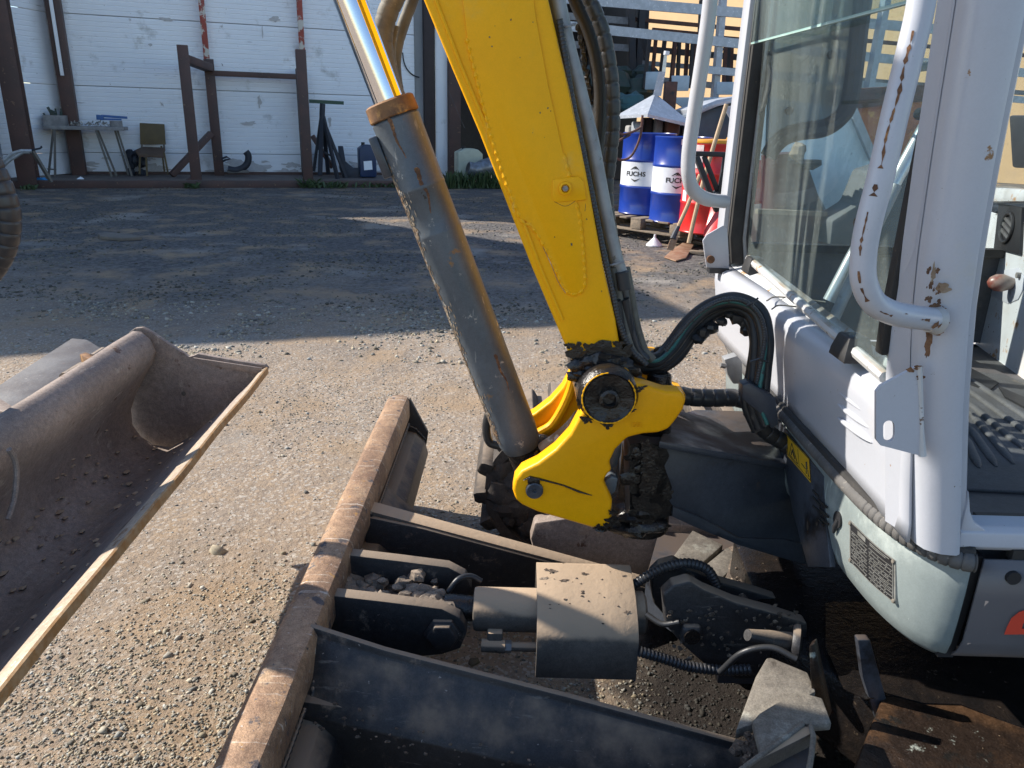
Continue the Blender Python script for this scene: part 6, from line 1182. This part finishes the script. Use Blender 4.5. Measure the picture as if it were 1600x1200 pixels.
obj('wall_rail', MB().beam(AY(1000, 76, 18), AY(1180, 92, 18), .1, .12), 'darkp', rk2)
# standing profiles
PR = [(1016, 52, 1006, 138, 'darkp', .13), (1026, 48, 1017, 140, 'rustp', .10), (1040, 50, 1032, 120, 'darkp', .16), (1056, 50, 1048, 140, 'rustp', .17), (1062, 55, 1058, 140, 'darkp', .10), (1075, 52, 1070, 140, 'rustp', .12), (1083, 52, 1078, 138, 'darkp', .09), (1087, 52, 1084, 138, 'rustp', .08), (1001, 60, 1012, 95, 'darkp', .07), (1134, 68, 1130, 142, 'rustp', .08), (1139, 68, 1136, 142, 'darkp', .07), (1144, 68, 1141, 142, 'rustp', .06), (1128, 75, 1118, 110, 'darkp', .05)]
nm_ = ['leftmost', 'second', 'third', 'fourth and widest', 'fifth', 'sixth', 'seventh', 'eighth']
for i, (x0, y0, x1, y1, mt_, w) in enumerate(PR):
    lab = (nm_[i]+' from the left of the tall '+('rusty' if mt_ == 'rustp' else 'dark')+' profiles standing at the fence') if i < 8 else ('short dark brace leaning left of the tall standing profiles', 'left rusty profile of the trio right of the fence post', 'dark middle profile of the trio right of the fence post', 'right rusty profile of the trio right of the fence post', 'thin dark brace just right of the fence post')[i-8]
    tag(obj('steel_profile', MB().beam(AY(x0, y0, 15.6+.1*(i % 3)), AY(x1, y1, 15.6+.1*(i % 3)), w, .06), mt_), lab, 'profile', 'steel profiles standing at the fence')
tag(obj('profile_rack_bar', MB().beam(AY(1019, 46, 15.5), AY(1092, 53, 15.5), .06, .06).beam(AY(1120, 58, 15.5), AY(1165, 62, 15.5), .06, .06), 'rustp'), 'thin rusty rack bar holding the standing profiles', 'bar')
bm_ = MB()
for i in range(70): lump(bm_, AY(random.uniform(880, 1010), random.uniform(112, 150), random.uniform(15.8, 17)), random.uniform(.12, .3), i, (1.3, 1, .8), 5, 7, am=.5)
tag(obj('machinery_pile', bm_, 'darkgreen'), 'dark green machinery heaped behind the boom hoses', 'machinery', kind='stuff')
bm_ = MB()
for i in range(16): lump(bm_, AY(random.uniform(935, 1000), random.uniform(150, 175), random.uniform(13, 14)), random.uniform(.1, .22), i, (1.3, 1, .7), 5, 7, am=.5)
tag(obj('teal_heap', bm_, pm('teal_scrap', (.04, .12, .13), (.05, .07, .07), 3, rough=.7)), 'low teal and dark scrap behind the hood', 'scrap', kind='stuff')
# ---- seen through the cab glass
sk2 = thing('rusty_skip', 'orange rusty steel skip seen through the cab windows', 'skip', AY(1400, 300, 8.4))
rm2 = pm('flaming_rust', (.55, .20, .085), (.46, .15, .07), 3, rough=.8, spots=(((.85, .48, .14), 7, .54, .08), ((.12, .06, .045), 3, .64, .1)))
obj('body', MB().prism([AY(x, y, 8.0) for x, y in ((1310, 172), (1480, 152), (1482, 246), (1310, 248))], (.2, 1.6, 0)), rm2, sk2, bevel=.02)
obj('rim', MB().beam(AY(1308, 168, 7.97), AY(1482, 149, 7.97), .06, .06), 'rustp', sk2)
tag(obj('brown_beam_stack', MB().prism([AY(x, y, 11) for x, y in ((1300, 140), (1480, 130), (1480, 152), (1300, 166))], (0, .8, 0)), 'rustp', bevel=.02), 'brown beam stack above the rusty skip seen through the glass', 'beams')
pls = thing('steel_sheet', 'pale blue steel sheet leaning in the yard behind the cab window', 'sheet', AY(1300, 350, 5.6))
obj('sheet_face', MB().prism([AY(x, y, 5.6) for x, y in ((1180, 150), (1332, 172), (1362, 246), (1358, 268), (1310, 346), (1290, 344), (1262, 286), (1240, 252), (1185, 250))], (.05, .04, 0)), pm('scratched_blue_sheet', (.74, .84, .90), (.66, .77, .83), 4, rough=.5, spots=(((.10, .10, .10), 26, .70, .03),)), pls)
obj('sheet_edge', MB().beam(AY(1332, 172, 5.58), AY(1364, 248, 5.58), .05, .05), 'zinc', pls); obj('prop', MB().beam(AY(1262, 290, 5.55), AY(1296, 352, 5.55), .05, .05), 'zinc', pls)
tk = thing('dark_red_tank', 'dark red drum and brown machine seen through the windscreen', 'machine', AY(1235, 330, 5.3))
obj('tank', MB().cyl(AY(1214, 335, 5.3), AY(1214, 240, 5.3), .10, 24), pm('dark_red', (.07, .012, .014), None, 5, rough=.4), tk)
obj('machine_body', MB().prism([AY(x, y, 5.2) for x, y in ((1228, 250), (1262, 252), (1292, 340), (1300, 385), (1180, 385), (1184, 330), (1226, 326))], (0, .4, 0)), pm('brown_machine', (.10, .06, .055), (.06, .045, .045), 5, rough=.6), tk, bevel=.02)
obj('ledge', MB().beam(AY(1182, 330, 5.15), AY(1290, 334, 5.15), .06, .03), 'pallet', tk); obj('top_tray', MB().prism([AY(x, y, 5.1) for x, y in ((1248, 250), (1284, 250), (1284, 258), (1270, 266), (1252, 256))], (0, .1, 0)), 'darkp', tk)
obj('rock', lump(MB(), AY(1247, 238, 5.15), .05, 3, (1, 1, 1.2), am=.5), 'pallet', tk)
tag(obj('grey_ramp', MB().prism([AY(x, y, 5.0) for x, y in ((1296, 385), (1300, 345), (1340, 320), (1362, 268), (1420, 250), (1440, 385))], (0, .3, 0)), pm('ramp_grey', (.13, .13, .135), (.10, .10, .10), 6, rough=.7), bevel=.02), 'grey sloping ramp plate seen low through the windscreen', 'ramp')
tag(obj('dark_container', MB().prism([AY(x, y, 7.2) for x, y in ((1430, 246), (1500, 246), (1500, 330), (1430, 330))], (0, .6, 0)), pm('dark_teal', (.05, .07, .085), None, 5), bevel=.02), 'dark teal container below the rusty skip', 'container')
